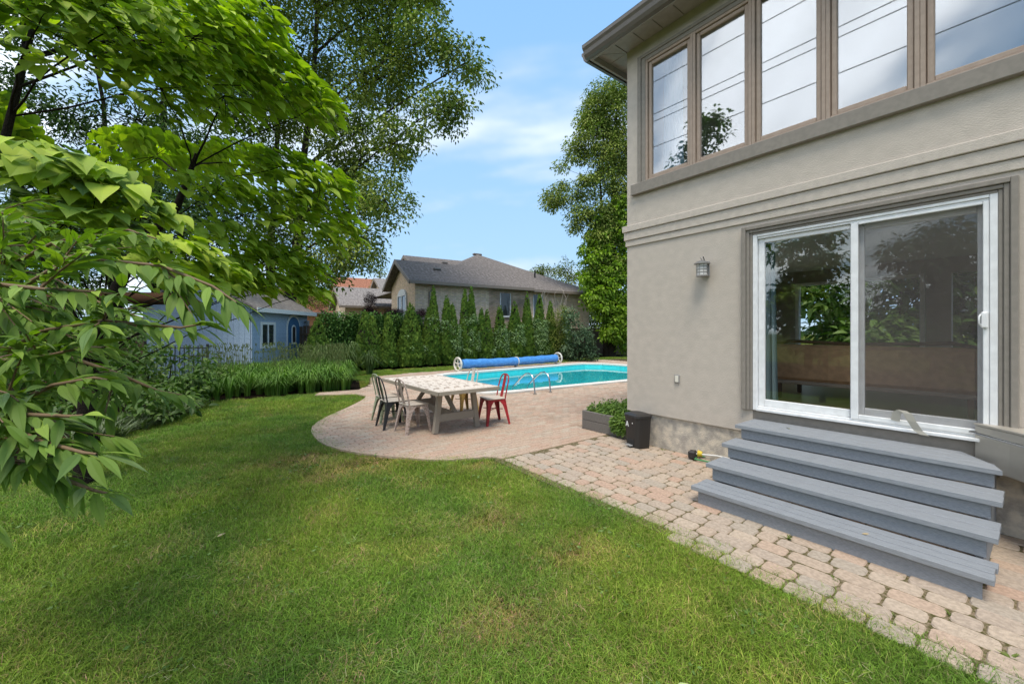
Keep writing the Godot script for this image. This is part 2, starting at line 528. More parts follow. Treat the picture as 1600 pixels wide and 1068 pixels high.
# crown made of lobes [x, y, z, rx, ry] (metres, relative to the tree's base), clusters thrown through each lobe, most near its skin
func crown(root: Node3D, lobes: Array, spray: Mesh, mat_id: String, a: Color, b: Color, per_m2: float, size: float, gap := -0.35, sd := 1, called := "crown") -> void:
	var f := FastNoiseLite.new()
	f.seed = sd
	f.frequency = 0.55
	f.fractal_octaves = 2
	var xfs := []
	var cols := []
	for l in lobes:
		var c := Vector3(l[0], l[1], l[2])
		var rx: float = l[3]
		var ry: float = l[4]
		var rz: float = l[5] if l.size() > 5 else rx
		var count := int(per_m2 * 4.0 * PI * pow((rx * ry + rx * rz + ry * rz) / 3.0, 1.0)) + 3
		for i in count:
			var d := rand_dir()
			var p := c + d * Vector3(rx, ry, rz) * pow(rng.randf_range(0.12, 1.0), 0.45) * rng.randf_range(0.85, 1.12)
			if f.get_noise_3dv(p * 1.6) < gap:
				continue
			var bas := Basis(Vector3.UP, rng.randf() * TAU) * Basis(Vector3.RIGHT, rng.randf_range(-0.6, 0.6)) * Basis(Vector3.BACK, rng.randf_range(-0.4, 0.4))
			xfs.append(Transform3D(bas.scaled_local(Vector3.ONE * size * rng.randf_range(0.7, 1.3)), p))
			cols.append(tint(a, b, rng.randf() * 0.8 + f.get_noise_3dv(p * 0.7) * 0.6, rng.randf_range(0.75, 1.2)))
	scatter(called, spray, M[mat_id], xfs, cols, root)

func limb_points(a: Vector3, b: Vector3, sag: float, n := 6) -> Array:
	var pts := []
	var mid := (a + b) * 0.5 + Vector3(rng.randf_range(-0.06, 0.06), sag, rng.randf_range(-0.06, 0.06)) * a.distance_to(b)
	for i in n + 1:
		var t := float(i) / n
		pts.append(a.lerp(mid, t).lerp(mid.lerp(b, t), t) + rand_dir() * 0.012 * a.distance_to(b) * (0.0 if i == 0 else 1.0))
	return pts

func taper(r0: float, r1: float, n: int) -> Array:
	var out := []
	for i in n:
		out.append(lerpf(r0, r1, float(i) / maxf(n - 1, 1)))
	return out

# a trunk (points up the stem) with a limb to each lobe and twigs inside it
func trunk_mesh(stems: Array, lobes: Array, limb_r: float, twigs := 4) -> ArrayMesh:
	var m := MB.new()
	for s in stems:
		m.tube(s[0], taper(s[1], s[2], s[0].size()), 10)
	for l in lobes:
		var c := Vector3(l[0], l[1], l[2])
		var best: Vector3 = stems[0][0][0]
		var score := 1e9
		for s in stems:
			for i in s[0].size() - 1:
				for k in 4:
					var p: Vector3 = s[0][i].lerp(s[0][i + 1], k / 4.0)
					var across := Vector2(p.x - c.x, p.z - c.z).length()
					var sc := absf((c.y - p.y) - across * 0.45) + across * 0.35
					if sc < score:
						score = sc
						best = p
		var r := limb_r * clampf(float(l[3]), 0.4, 1.6)
		m.tube(limb_points(best, c, 0.06), taper(r, r * 0.4, 7), 6, false)
		for k in twigs:
			var e := c + rand_dir() * Vector3(l[3], l[4], l[3]) * 0.9
			m.tube(limb_points(c, e, 0.05, 3), taper(r * 0.4, r * 0.12, 4), 4, false)
	return m.done()

func tree(called: String, label: String, base: Vector3, stems: Array, lobes: Array, spray: Mesh, mat_id: String, a: Color, b: Color, per_m2: float, size: float, limb_r: float, gap := -0.35, bark := "bark", group := "", category := "tree") -> Node3D:
	var t := thing(called, label, category, base, 0.0, group)
	var rel := []
	for l in lobes:
		var q: Array = l.duplicate()
		q[0] -= base.x
		q[1] -= base.y
		q[2] -= base.z
		rel.append(q)
	var st := []
	for s in stems:
		var pts := []
		for p in s[0]:
			pts.append(p - base)
		st.append([pts, s[1], s[2]])
	part("trunk", trunk_mesh(st, rel, limb_r), M[bark], t)
	crown(t, rel, spray, mat_id, a, b, per_m2, size, gap, hash(called + label) % 1000)
	return t

func stem_line(a: Vector3, b: Vector3, n := 6, wob := 0.02) -> Array:
	var pts := []
	for i in n + 1:
		pts.append(a.lerp(b, float(i) / n) + Vector3(rng.randf_range(-1, 1), 0, rng.randf_range(-1, 1)) * wob * a.distance_to(b) * (0.0 if i == 0 else 1.0))
	return pts

func leaf_xf(p: Vector3, tip: Vector3, nor: Vector3, s: float) -> Transform3D:
	tip = tip.normalized()
	var x := nor.cross(tip).normalized()
	return Transform3D(Basis(x, tip.cross(x), tip).scaled_local(Vector3.ONE * s), p)

# the 300 leaves that show largest become parts of their own, the others one scattered part
func hang_leaves(root: Node3D, mesh: Mesh, xfs: Array, scat_mat: String, a: Color, b: Color) -> void:
	var order := []
	for i in xfs.size():
		var p: Vector3 = root.position + xfs[i].origin
		var w := -p.z
		var seen: bool = w > 0.3 and absf(p.x) < w * 1.27 and absf(p.y - 1.6) < w * 0.85
		var facing: float = 0.4 + absf(xfs[i].basis.y.normalized().dot(p.normalized()))
		order.append([(xfs[i].basis.z.length() / w * facing) if seen else -1.0, i])
	order.sort_custom(func(x, y): return x[0] > y[0])
	var rest := []
	var cols := []
	for k in order.size():
		var i: int = order[k][1]
		if k < 300 and order[k][0] > 0.0:
			var o := MeshInstance3D.new()
			o.mesh = mesh
			o.material_override = M["leaf%d" % [0, 0, 1, 1, 2, 2, 3, 4][rng.randi() % 8]]
			o.transform = xfs[i]
			o.name = "leaf" if k == 0 else "leaf_%03d" % k
			root.add_child(o)
		else:
			rest.append(xfs[i])
			cols.append(tint(a, b, rng.randf(), rng.randf_range(0.8, 1.2)))
	scatter("foliage", mesh, M[scat_mat], rest, cols, root)

# ------------------------------------------------------------------ sky
func make_sky() -> Sky:
	var w := 1024
	var h := 512
	var im := Image.create(w, h, false, Image.FORMAT_RGBF)
	var f := FastNoiseLite.new()
	f.seed = 21
	f.frequency = 0.55
	f.fractal_octaves = 6
	f.fractal_gain = 0.55
	var g := FastNoiseLite.new()
	g.seed = 4
	g.frequency = 0.9
	g.fractal_octaves = 4
	for y in h:
		var th := PI * (y + 0.5) / h
		var up := cos(th)
		for x in w:
			var ph := TAU * (x + 0.5) / w
			var d := Vector3(sin(ph) * sin(th), up, -cos(ph) * sin(th))
			var e := maxf(up, 0.0)
			var c := Color(0.265, 0.385, 0.485).lerp(Color(0.092, 0.215, 0.42), pow(e, 0.6))
			if up > -0.02:
				var q := Vector2(d.x, d.z) / (e + 0.25)
				var s := Vector2(q.x * 0.75 + q.y * 0.25, q.y * 1.5 - q.x * 0.3)
				var n := f.get_noise_2d(s.x, s.y * 1.6) * 0.75 + f.get_noise_2d(s.x * 3.1 + 7.0, s.y * 6.0) * 0.35
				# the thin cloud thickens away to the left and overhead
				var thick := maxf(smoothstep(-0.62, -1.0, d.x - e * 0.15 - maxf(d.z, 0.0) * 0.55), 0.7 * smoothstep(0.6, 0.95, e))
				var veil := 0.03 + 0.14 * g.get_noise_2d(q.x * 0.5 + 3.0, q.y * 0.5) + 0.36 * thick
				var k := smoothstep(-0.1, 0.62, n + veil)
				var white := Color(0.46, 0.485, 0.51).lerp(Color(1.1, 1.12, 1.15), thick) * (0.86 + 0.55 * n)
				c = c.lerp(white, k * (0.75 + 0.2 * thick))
			else:
				c = Color(0.2, 0.22, 0.18)
			im.set_pixel(x, y, c)
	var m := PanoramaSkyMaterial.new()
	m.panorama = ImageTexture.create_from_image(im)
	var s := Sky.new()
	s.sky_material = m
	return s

# ------------------------------------------------------------------ the house
func hbox(m: MB, x0: float, x1: float, y0: float, y1: float, z0: float, z1: float, bevel := 0.0) -> void:
	m.box(Vector3((x0 + x1) * 0.5, (y0 + y1) * 0.5, (z0 + z1) * 0.5), Vector3(x1 - x0, y1 - y0, z1 - z0), bevel)

func make_house() -> void:
	var h := hthing("house", "taupe stucco two-storey house with a row of tall upper windows and white sliding door", "house", Vector3(5.07, 0, -3.83))
	var back := Transform3D(Basis.IDENTITY, Vector3(-5.07, 0, 3.83))
	M.stucco.uv1_world_triplanar = true
	var m := MB.new()
	hbox(m, 5.07, 5.27, 0.447, 2.9, -3.83, -2.083)
	hbox(m, 5.07, 5.27, 0.447, 2.9, -0.247, 7.0)
	hbox(m, 5.07, 5.27, 2.74, 2.9, -2.083, -0.247)
	hbox(m, 5.07, 5.27, 2.9, 3.75, -3.83, 7.0)
	hbox(m, 5.07, 5.27, 3.75, 5.5, -3.83, -3.56)
	hbox(m, 5.07, 5.27, 3.75, 5.5, 0.75, 7.0)
	hbox(m, 5.07, 5.27, 5.5, 5.79, -3.83, 7.0)
	hbox(m, 5.27, 6.4, 0.447, 2.9, -3.83, -3.63)
	hbox(m, 8.8, 10.1, 0.447, 2.9, -3.83, -3.63)
	hbox(m, 6.4, 8.8, 0.447, 1.15, -3.83, -3.63)
	hbox(m, 6.4, 8.8, 2.6, 2.9, -3.83, -3.63)  # opening left in this unseen side wall, added to brighten the room
	hbox(m, 5.27, 10.1, 2.9, 5.79, -3.83, -3.63)
	hbox(m, 9.9, 10.1, 0.447, 5.79, -3.63, -3.2)
	hbox(m, 9.9, 10.1, 0.447, 0.71, -3.2, 7.0)
	hbox(m, 9.9, 10.1, 2.6, 4.0, -3.2, 7.0)
	hbox(m, 9.9, 10.1, 5.3, 5.79, -3.2, 7.0)
	hbox(m, 9.9, 10.1, 0.71, 2.6, -1.3, -1.0)
	hbox(m, 9.9, 10.1, 0.71, 2.6, 2.4, 7.0)  # wide back opening beside the garden door, added to let in light
	hbox(m, 9.9, 10.1, 4.0, 5.3, -3.2, -2.4)
	hbox(m, 9.9, 10.1, 4.0, 5.3, 1.2, 7.0)  # upper back opening added to light the room upstairs
	hbox(m, 5.27, 9.9, 0.447, 5.79, 6.8, 7.0)
	part("wall", m.done(), M.stucco, h, back)
	m = MB.new()
	hbox(m, 5.105, 10.07, -0.3, 0.447, -3.795, 6.97)
	part("foundation", m.done(), M.concrete, h, back)
	m = MB.new()
	hbox(m, 5.075, 5.27, 0.447, 0.712, -2.083, -0.247)
	part("door_step", m.done(), M.trim_grey, h, back)
	for b in [[3.081, 3.172, 0.055], [2.96, 3.079, 0.036], [2.87, 2.957, 0.02]]:
		m = MB.new()
		hbox(m, 5.07 - b[2], 5.071, b[0], b[1], -3.83 - b[2], 7.0, 0.006)
		hbox(m, 5.071, 10.1, b[0], b[1], -3.83 - b[2], -3.829, 0.006)
		part("string_course", m.done(), M.stucco_band, h, back)
	# upper windows
	m = MB.new()
	hbox(m, 5.005, 5.12, 3.597, 3.75, -3.725, 0.95, 0.006)
	part("window_sill", m.done(), M.trim_grey, h, back)
	m = MB.new()
	hbox(m, 5.035, 5.1, 3.75, 5.575, -3.63, -3.57, 0.005)
	hbox(m, 5.048, 5.1, 3.75, 5.53, -3.569, -3.505, 0.005)
	hbox(m, 5.035, 5.1, 5.531, 5.575, -3.569, 0.85, 0.005)
	hbox(m, 5.048, 5.1, 5.475, 5.53, -3.504, 0.75, 0.005)
	part("window_surround", m.done(), M.trim_grey, h, back)
	var edges := [-3.505, -2.80, -2.09, -1.385, -0.70, 0.0, 0.75]
	for i in 6:
		var z0: float = edges[i]
		var z1: float = edges[i + 1]
		m = MB.new()
		# outer frame, then the sash set back in it
		hbox(m, 5.052, 5.2, 3.752, 5.474, z0 + 0.001, z0 + 0.036, 0.003)
		hbox(m, 5.052, 5.2, 3.752, 5.474, z1 - 0.036, z1 - 0.001, 0.003)
		hbox(m, 5.056, 5.2, 3.752, 3.782, z0 + 0.037, z1 - 0.037, 0.003)
		hbox(m, 5.056, 5.2, 5.44, 5.474, z0 + 0.037, z1 - 0.037, 0.003)
		hbox(m, 5.075, 5.13, 3.784, 5.438, z0 + 0.039, z0 + 0.088, 0.008)
		hbox(m, 5.075, 5.13, 3.784, 5.438, z1 - 0.088, z1 - 0.039, 0.008)
		hbox(m, 5.075, 5.13, 3.784, 3.834, z0 + 0.089, z1 - 0.089, 0.008)
		hbox(m, 5.075, 5.13, 5.388, 5.438, z0 + 0.089, z1 - 0.089, 0.008)
		var w := part("window", m.done(), M.window_frame, h, back)
		m = MB.new()
		hbox(m, 5.1, 5.106, 3.83, 5.392, z0 + 0.085, z1 - 0.085)
		part("pane", m.done(), M.glass_upper, w)
	# door casing and sliding door
	m = MB.new()
	for s in [[-2.183, -2.140, 5.012], [-2.139, -2.105, 5.03], [-2.104, -2.077, 5.045]]:
		hbox(m, s[2], 5.09, 0.709, 2.82 - (s[0] + 2.183), s[0], s[1], 0.005)
		var r := -0.254 - 2.077
		hbox(m, s[2], 5.09, 0.709, 2.82 - (s[0] + 2.183), r - s[1], r - s[0], 0.005)
		hbox(m, s[2] + 0.001, 5.09, 2.82 - (s[1] + 2.183), 2.82 - (s[0] + 2.183) - 0.001, s[1] + 0.001, r - s[1] - 0.001, 0.005)
	part("door_surround", m.done(), M.trim_grey, h, back)
	m = MB.new()
	hbox(m, 5.05, 5.2, 0.714, 2.731, -2.075, -2.03, 0.004)
	hbox(m, 5.05, 5.2, 0.714, 2.731, -0.299, -0.254, 0.004)
	hbox(m, 5.05, 5.2, 2.69, 2.731, -2.029, -0.3, 0.004)
	hbox(m, 5.02, 5.2, 0.714, 0.742, -2.029, -0.3, 0.004)
	hbox(m, 5.07, 5.2, 0.743, 0.765, -2.029, -0.3, 0.004)
	hbox(m, 5.062, 5.2, 2.668, 2.689, -2.029, -0.3, 0.003)
	var door := part("sliding_door", m.done(), M.white_frame, h, back)
	m = MB.new()
	hbox(m, 5.09, 5.13, 0.766, 2.667, -2.028, -1.966, 0.005)
	hbox(m, 5.09, 5.13, 0.766, 2.667, -1.196, -1.13, 0.005)
	hbox(m, 5.09, 5.13, 0.766, 0.843, -1.965, -1.197, 0.005)
	hbox(m, 5.09, 5.13, 2.62, 2.667, -1.965, -1.197, 0.005)
	part("sash", m.done(), M.white_frame, door)
	m = MB.new()
	hbox(m, 5.105, 5.111, 0.84, 2.623, -1.968, -1.194)
	part("pane", m.done(), M.glass_door, door)
	m = MB.new()
	hbox(m, 5.14, 5.18, 0.766, 2.667, -1.17, -1.10, 0.005)
	hbox(m, 5.14, 5.18, 0.766, 2.667, -0.37, -0.301, 0.005)
	hbox(m, 5.14, 5.18, 0.766, 0.868, -1.099, -0.371, 0.005)
	hbox(m, 5.14, 5.18, 2.60, 2.667, -1.099, -0.371, 0.005)
	part("sash", m.done(), M.white_frame, door)
	m = MB.new()
	hbox(m, 5.155, 5.161, 0.865, 2.603, -1.102, -0.368)
	part("pane", m.done(), M.glass_door, door)
	m = MB.new()
	hbox(m, 5.055, 5.085, 0.766, 2.667, -1.185, -1.128, 0.004)
	hbox(m, 5.055, 5.085, 0.766, 2.667, -0.335, -0.301, 0.004)
	hbox(m, 5.055, 5.085, 0.766, 0.81, -1.127, -0.336, 0.004)
	hbox(m, 5.055, 5.085, 2.645, 2.667, -1.127, -0.336, 0.004)
	part("screen_frame", m.done(), M.white_frame, door)
	m = MB.new()
	hbox(m, 5.069, 5.0705, 0.808, 2.648, -1.13, -0.333)
	part("insect_screen", m.done(), M.screen_mesh, door)
	m = MB.new()
	hbox(m, 5.022, 5.054, 1.64, 1.77, -0.345, -0.305, 0.008)
	m.tube([Vector3(5.03, 1.66, -0.345), Vector3(5.005, 1.68, -0.352), Vector3(5.005, 1.73, -0.352), Vector3(5.03, 1.75, -0.345)], [0.006], 6)
	part("door_handle", m.done(), M.white_frame, door)
	# eaves
	m = MB.new()
	var prof := [Vector2(4.66, 5.70), Vector2(4.605, 5.71), Vector2(4.575, 5.75), Vector2(4.56, 5.80), Vector2(4.535, 5.835), Vector2(4.53, 5.875), Vector2(4.66, 5.875)]
	m.prism(prof, -4.24, 7.4)
	var side := []
	for p in prof:
		side.append(Vector2(-(p.x - 4.66) - 0.0, p.y))
	m.prism(side, 4.66, 10.5, Transform3D(Basis(Vector3(0, 0, -1), Vector3.UP, Vector3(1, 0, 0)), Vector3(0, 0, -4.24 + 0.0)))
	part("gutter", m.done(), M.gutter, h, back)
	m = MB.new()
	hbox(m, 4.662, 4.70, 5.69, 5.88, -4.20, 7.4, 0.004)
	hbox(m, 4.701, 10.5, 5.69, 5.88, -4.20, -4.16, 0.004)
	part("fascia", m.done(), M.soffit, h, back)
	for i in 20:
		var z := -3.83 + i * 0.305
		m = MB.new()
		hbox(m, 4.702, 5.068, 5.772, 5.784, z + 0.004, z + 0.301, 0.003)
		part("soffit_panel", m.done(), M.soffit, h, back)
	for i in 12:
		var x := 5.07 + i * 0.305
		m = MB.new()
		hbox(m, x + 0.004, x + 0.301, 5.772, 5.784, -4.158, -3.834, 0.003)
		part("soffit_panel", m.done(), M.soffit, h, back)
	for tr in [[Vector2(4.704, -4.156), Vector2(5.064, -3.838), Vector2(4.704, -3.838)], [Vector2(4.712, -4.158), Vector2(5.066, -4.158), Vector2(5.066, -3.846)]]:
		m = MB.new()
		m.prism(tr, -5.784, -5.772, Transform3D(Basis(Vector3(1, 0, 0), Vector3(0, 0, 1), Vector3(0, -1, 0)), Vector3.ZERO))
		part("soffit_panel", m.done(), M.soffit, h, back)
	m = MB.new()
	var e0 := [Vector3(4.54, 5.89, -4.25), Vector3(10.5, 5.89, -4.25), Vector3(10.5, 5.89, 7.4), Vector3(4.54, 5.89, 7.4)]
	var r0 := Vector3(7.5, 7.3, -1.3)
	var r1 := Vector3(7.5, 7.3, 4.4)
	m.quad(e0[0], e0[3], r1, r0)
	m.quad(e0[2], e0[1], r0, r1)
	m.tri(e0[1], e0[0], r0)
	m.tri(e0[3], e0[2], r1)
	m.quad(e0[0], e0[1], e0[2], e0[3])
	part("roof", m.done(), M.roof_grey, h, back)
	# rooms behind the glass
	m = MB.new()
	hbox(m, 5.271, 9.9, 0.55, 0.71, -3.629, 3.1)
	part("floor", m.done(), M.room_floor, h, back)
	m = MB.new()
	hbox(m, 5.271, 9.9, 2.85, 3.2, -3.629, 3.1)
	hbox(m, 5.271, 9.9, 5.6, 5.78, -3.629, 3.1)
	part("ceiling", m.done(), M.room_ceiling, h, back)
	m = MB.new()
	hbox(m, 5.271, 9.8, 0.711, 2.849, 3.0, 3.1)
	hbox(m, 5.271, 9.8, 3.201, 5.599, 3.0, 3.1)
	part("inner_wall", m.done(), M.room_wall, h, back)
	m = MB.new()
	for z in [-3.2, -2.28, -1.36]:
		hbox(m, 9.79, 9.86, 0.711, 2.6, z, z + 0.06, 0.004)
	hbox(m, 9.79, 9.86, 2.54, 2.6, -3.14, -1.36, 0.004)
	part("garden_door_frame", m.done(), M.white_frame, h, back)

	# curtains, hanging free
	for q in [["sheer_curtain", "grey teal curtain hanging inside the left sash of the sliding door", Vector3(5.42, 0.72, -2.12), 0.36, 1.95, "curtain_teal"], ["pale_curtain", "pale blue curtain gathered inside the first upper window from the corner", Vector3(5.40, 3.55, -3.28), 0.34, 2.0, "curtain_pale"]]:
		m = MB.new()
		var at: Vector3 = q[2]
		var n := 26
		for i in n:
			var za: float = (float(i) / n - 0.5) * q[3]
			var zb: float = (float(i + 1) / n - 0.5) * q[3]
			var xa := 0.03 * sin(i * 1.35)
			var xb := 0.03 * sin((i + 1) * 1.35)
			m.quad(Vector3(xa, 0, za), Vector3(xb, 0, zb), Vector3(xb * 0.6, q[4], zb * 0.8), Vector3(xa * 0.6, q[4], za * 0.8))
		var c := hthing(q[0], q[1], "curtain", at)
		part("drape", m.done(), M[q[5]], c)
	# sofa seen from its back
	var s := hthing("sofa", "tan leather sofa seen from behind through the sliding door", "sofa", Vector3(6.72, 0.711, -1.38))
	boxpart("backrest", Vector3(-0.38, 0.49, 0), Vector3(0.14, 0.48, 1.9), M.sofa_tan, s, 0.04)
	boxpart("seat", Vector3(0.05, 0.33, 0), Vector3(0.7, 0.22, 1.6), M.sofa_tan, s, 0.05)
	for z in [-0.87, 0.87]:
		boxpart("arm", Vector3(0.06, 0.42, z), Vector3(0.7, 0.36, 0.14), M.sofa_tan, s, 0.05)
	m = MB.new()
	m.tube([Vector3(-0.4, 0.72, -0.97), Vector3(-0.4, 0.775, -0.75), Vector3(-0.4, 0.745, 0), Vector3(-0.4, 0.775, 0.75), Vector3(-0.4, 0.72, 0.97)], [0.022], 8)
	part("top_rail", m.done(), M.sofa_trim, s)
	boxpart("bottom_rail", Vector3(-0.4, 0.225, 0), Vector3(0.06, 0.05, 1.9), M.table_wood, s, 0.01)
	for x in [-0.38, 0.36]:
		for z in [-0.88, 0.88]:
			boxpart("leg", Vector3(x, 0.1, z), Vector3(0.05, 0.2, 0.05), M.sofa_trim, s, 0.006)

func make_house_fittings() -> void:
	# wall lantern
	var l := hthing("wall_lantern", "pewter lantern with a curled hook on the stucco left of the sliding door", "lamp", Vector3(5.07, 2.4, -2.63))
	boxpart("back_plate", Vector3(-0.012, 0, 0.0), Vector3(0.022, 0.19, 0.1), M.pewter, l, 0.006)
	var m := MB.new()
	m.tube([Vector3(-0.02, 0.07, 0.0), Vector3(-0.05, 0.12, 0), Vector3(-0.075, 0.15, 0), Vector3(-0.1, 0.135, 0), Vector3(-0.105, 0.105, 0), Vector3(-0.12, 0.13, -0.01)], taper(0.008, 0.005, 6), 6)
	part("hook", m.done(), M.pewter, l)
	m = MB.new()
	m.tube([Vector3(-0.1, -0.085, 0), Vector3(-0.1, 0.055, 0)], [0.062, 0.062], 16)
	part("lamp_shade", m.done(), M.lamp_glass, l)
	m = MB.new()
	for k in 8:
		var a := TAU * k / 8
		m.box(Vector3(-0.1 + 0.064 * cos(a), -0.015, 0.064 * sin(a)), Vector3(0.006, 0.14, 0.006), 0.0, Basis(Vector3.UP, -a))
	for y in [-0.05, -0.015, 0.02]:
		var ring := []
		for k in 17:
			var a := TAU * k / 16
			ring.append(Vector3(-0.1 + 0.065 * cos(a), y, 0.065 * sin(a)))
		m.tube(ring, [0.004], 4, false)
	m.tube([Vector3(-0.1, -0.1, 0), Vector3(-0.1, -0.085, 0)], [0.072, 0.07], 16)
	part("cage", m.done(), M.pewter, l)
	m = MB.new()
	m.tube([Vector3(-0.1, 0.052, 0), Vector3(-0.1, 0.062, 0), Vector3(-0.1, 0.085, 0), Vector3(-0.1, 0.1, 0)], [0.095, 0.092, 0.05, 0.012], 16)
	part("cap", m.done(), M.pewter, l)
	# outlet
	var o := hthing("outdoor_outlet", "small ivory outlet cover low on the stucco wall near the corner", "outlet", Vector3(5.07, 0.98, -3.02))
	boxpart("cover_plate", Vector3(-0.008, 0, 0), Vector3(0.016, 0.115, 0.075), M.pewter, o, 0.004)
	boxpart("flap", Vector3(-0.02, 0, 0.0), Vector3(0.012, 0.085, 0.048), M.ivory, o, 0.004)
	# loose strip hanging from the screen
	m = MB.new()
	var pts := [Vector3(5.045, 0.80, -0.86), Vector3(5.03, 0.87, -0.85), Vector3(5.005, 0.905, -0.81), Vector3(4.985, 0.885, -0.77), Vector3(4.975, 0.82, -0.74), Vector3(4.97, 0.75, -0.70), Vector3(4.95, 0.72, -0.66)]
	for i in pts.size() - 1:
		var wd := Vector3(0.012, 0.0, -0.032)
		m.quad(pts[i] - wd, pts[i] + wd, pts[i + 1] + wd, pts[i + 1] - wd)
		var t := Vector3(-0.003, 0.002, 0.001)
		m.quad(pts[i] + wd + t, pts[i] - wd + t, pts[i + 1] - wd + t, pts[i + 1] + wd + t)
	var s := hthing("loose_strip", "pale loose strip curling out from the foot of the door screen", "strip")
	part("ribbon", m.done(), M.strip_tape, s)

func make_steps() -> void:
	var s := hthing("wooden_steps", "four broad grey painted wooden steps up to the sliding door", "steps", Vector3(4.4, 0, -1.13))
	var back := Vector3(-4.4, 0, 1.13)
	var z0 := -2.06
	var z1 := -0.2
	var fronts := [3.69, 3.96, 4.28, 4.58, 5.066]
	var tops := [0.158, 0.318, 0.465, 0.613]
	var m: MB
	for i in 4:
		var x0: float = fronts[i]
		var x1: float = fronts[i + 1] + (0.035 if i < 3 else 0.0)
		var n: int = [3, 2, 2, 3][i]
		var w := (x1 - x0) / n
		for k in n:
			m = MB.new()
			var a := x0 + k * w
			var b := a + w - 0.012
			if i == 3:
				# the end of the top step is cut on a slant beside the grill
				var c := func(x: float) -> float: return -0.21 - maxf(0.0, x - 4.66) * 0.62
				m.prism([Vector2(a, z0), Vector2(b, z0), Vector2(b, c.call(b)), Vector2(a, c.call(a))], -tops[i], -tops[i] + 0.038, Transform3D(Basis(Vector3(1, 0, 0), Vector3(0, 0, 1), Vector3(0, -1, 0)), Vector3.ZERO), 0.003)
			else:
				hbox(m, a, b, tops[i] - 0.038, tops[i], z0 + rng.randf_range(-0.003, 0.003), z1 + rng.randf_range(-0.006, 0.006), 0.003)
			part("tread_board", m.done(), M.deck_tread, s, Transform3D(Basis.IDENTITY, back))
		m = MB.new()
		hbox(m, x0 + 0.045, x0 + 0.07, (tops[i - 1] if i else -0.03) + 0.001, tops[i] - 0.04, z0 + 0.045, z1 - 0.05, 0.003)
		part("riser", m.done(), M.deck_riser, s, Transform3D(Basis.IDENTITY, back))
	for z in [z0 + 0.05, -1.13, z1 - 0.1]:
		m = MB.new()
		for i in 4:
			hbox(m, fronts[i] + 0.072, 5.06, (tops[i - 1] - 0.039 if i else -0.03), tops[i] - 0.04, z, z + 0.036)
		part("stringer", m.done(), M.deck_riser, s, Transform3D(Basis.IDENTITY, back))

func make_grill() -> void:
	var g := hthing("gas_grill", "stainless grill cabinet with a bar handle at the right end of the steps", "grill", Vector3(4.8, 0, 0.5))
	var back := Transform3D(Basis.IDENTITY, Vector3(-4.8, 0, -0.5))
	var up := Transform3D(Basis(Vector3(1, 0, 0), Vector3(0, 0, 1), Vector3(0, -1, 0)), Vector3.ZERO)
	var out := [Vector2(5.045, -0.375), Vector2(5.045, 1.2), Vector2(4.30, 1.2), Vector2(4.30, 0.28), Vector2(4.86, -0.19)]
	var m := MB.new()
	m.prism(out, -0.845, -0.51, up, 0.004)
	part("cabinet", m.done(), M.steel_brushed, g, back)
	m = MB.new()
	var lid := []
	for p in out:
		lid.append(p + (p - Vector2(4.75, 0.4)).normalized() * 0.008)
	lid[0] = Vector2(5.05, -0.385)
	lid[1] = Vector2(5.05, 1.2)
	m.prism(lid, -0.866, -0.847, up, 0.004)
	part("top_shelf", m.done(), M.steel_brushed, g, back)
	m = MB.new()
	m.tube([Vector3(4.985, 0.80, -0.365), Vector3(4.955, 0.80, -0.395), Vector3(4.90, 0.80, -0.345), Vector3(4.32, 0.80, 0.14), Vector3(4.26, 0.80, 0.20), Vector3(4.29, 0.80, 0.25)], [0.011], 8)
	part("handle", m.done(), M.steel, g, back)
	for p in [Vector2(4.4, 0.4), Vector2(4.4, 1.1), Vector2(4.98, 1.1), Vector2(4.98, 0.2)]:
		m = MB.new()
		hbox(m, p.x - 0.02, p.x + 0.02, 0.0, 0.509, p.y - 0.02, p.y + 0.02)
		part("leg", m.done(), M.plastic_black, g, back)

# ------------------------------------------------------------------ the ground
const PATIO := [Vector2(3.08, -4.15), Vector2(3.03, -4.27), Vector2(2.93, -4.41), Vector2(2.71, -4.49), Vector2(2.47, -4.59), Vector2(2.29, -4.75), Vector2(2.12, -4.96), Vector2(1.89, -5.25), Vector2(1.67, -5.58), Vector2(1.52, -5.90), Vector2(1.42, -6.23), Vector2(1.38, -6.58), Vector2(1.39, -6.93), Vector2(1.42, -7.26), Vector2(1.50, -7.60), Vector2(1.66, -7.95), Vector2(1.88, -8.30), Vector2(2.14, -8.64), Vector2(2.43, -9.00), Vector2(2.73, -9.41), Vector2(3.00, -9.80), Vector2(3.19, -10.15), Vector2(3.30, -10.40), Vector2(3.20, -10.90), Vector2(2.30, -11.35), Vector2(2.50, -11.75), Vector2(3.50, -11.65), Vector2(4.10, -12.70), Vector2(4.80, -14.75), Vector2(6.50, -15.20), Vector2(20.00, -15.80), Vector2(20.00, -4.15)]
const POOL := [Vector2(5.65, -9.95), Vector2(5.75, -9.45), Vector2(6.05, -9.05), Vector2(6.6, -8.85), Vector2(8.5, -8.75), Vector2(11.2, -8.55), Vector2(15.0, -8.4), Vector2(15.6, -8.7), Vector2(15.95, -9.3), Vector2(16.05, -12.6), Vector2(15.9, -13.5), Vector2(15.35, -14.15), Vector2(14.6, -14.2), Vector2(7.6, -13.75), Vector2(7.1, -13.55), Vector2(6.8, -13.1)]

func xz(p: Vector2, y: float) -> Vector3:
	return hp(p.x, y, p.y)

func inside(p: Vector2, poly: Array) -> bool:
	return Geometry2D.is_point_in_polygon(p, PackedVector2Array(poly))

func path_edge(z: float) -> float:
	return 3.0 + 0.04 * sin(z * 2.1) - maxf(0.0, z + 0.3) * 0.12 + 0.04 * clampf(-z - 2.0, 0.0, 1.5)

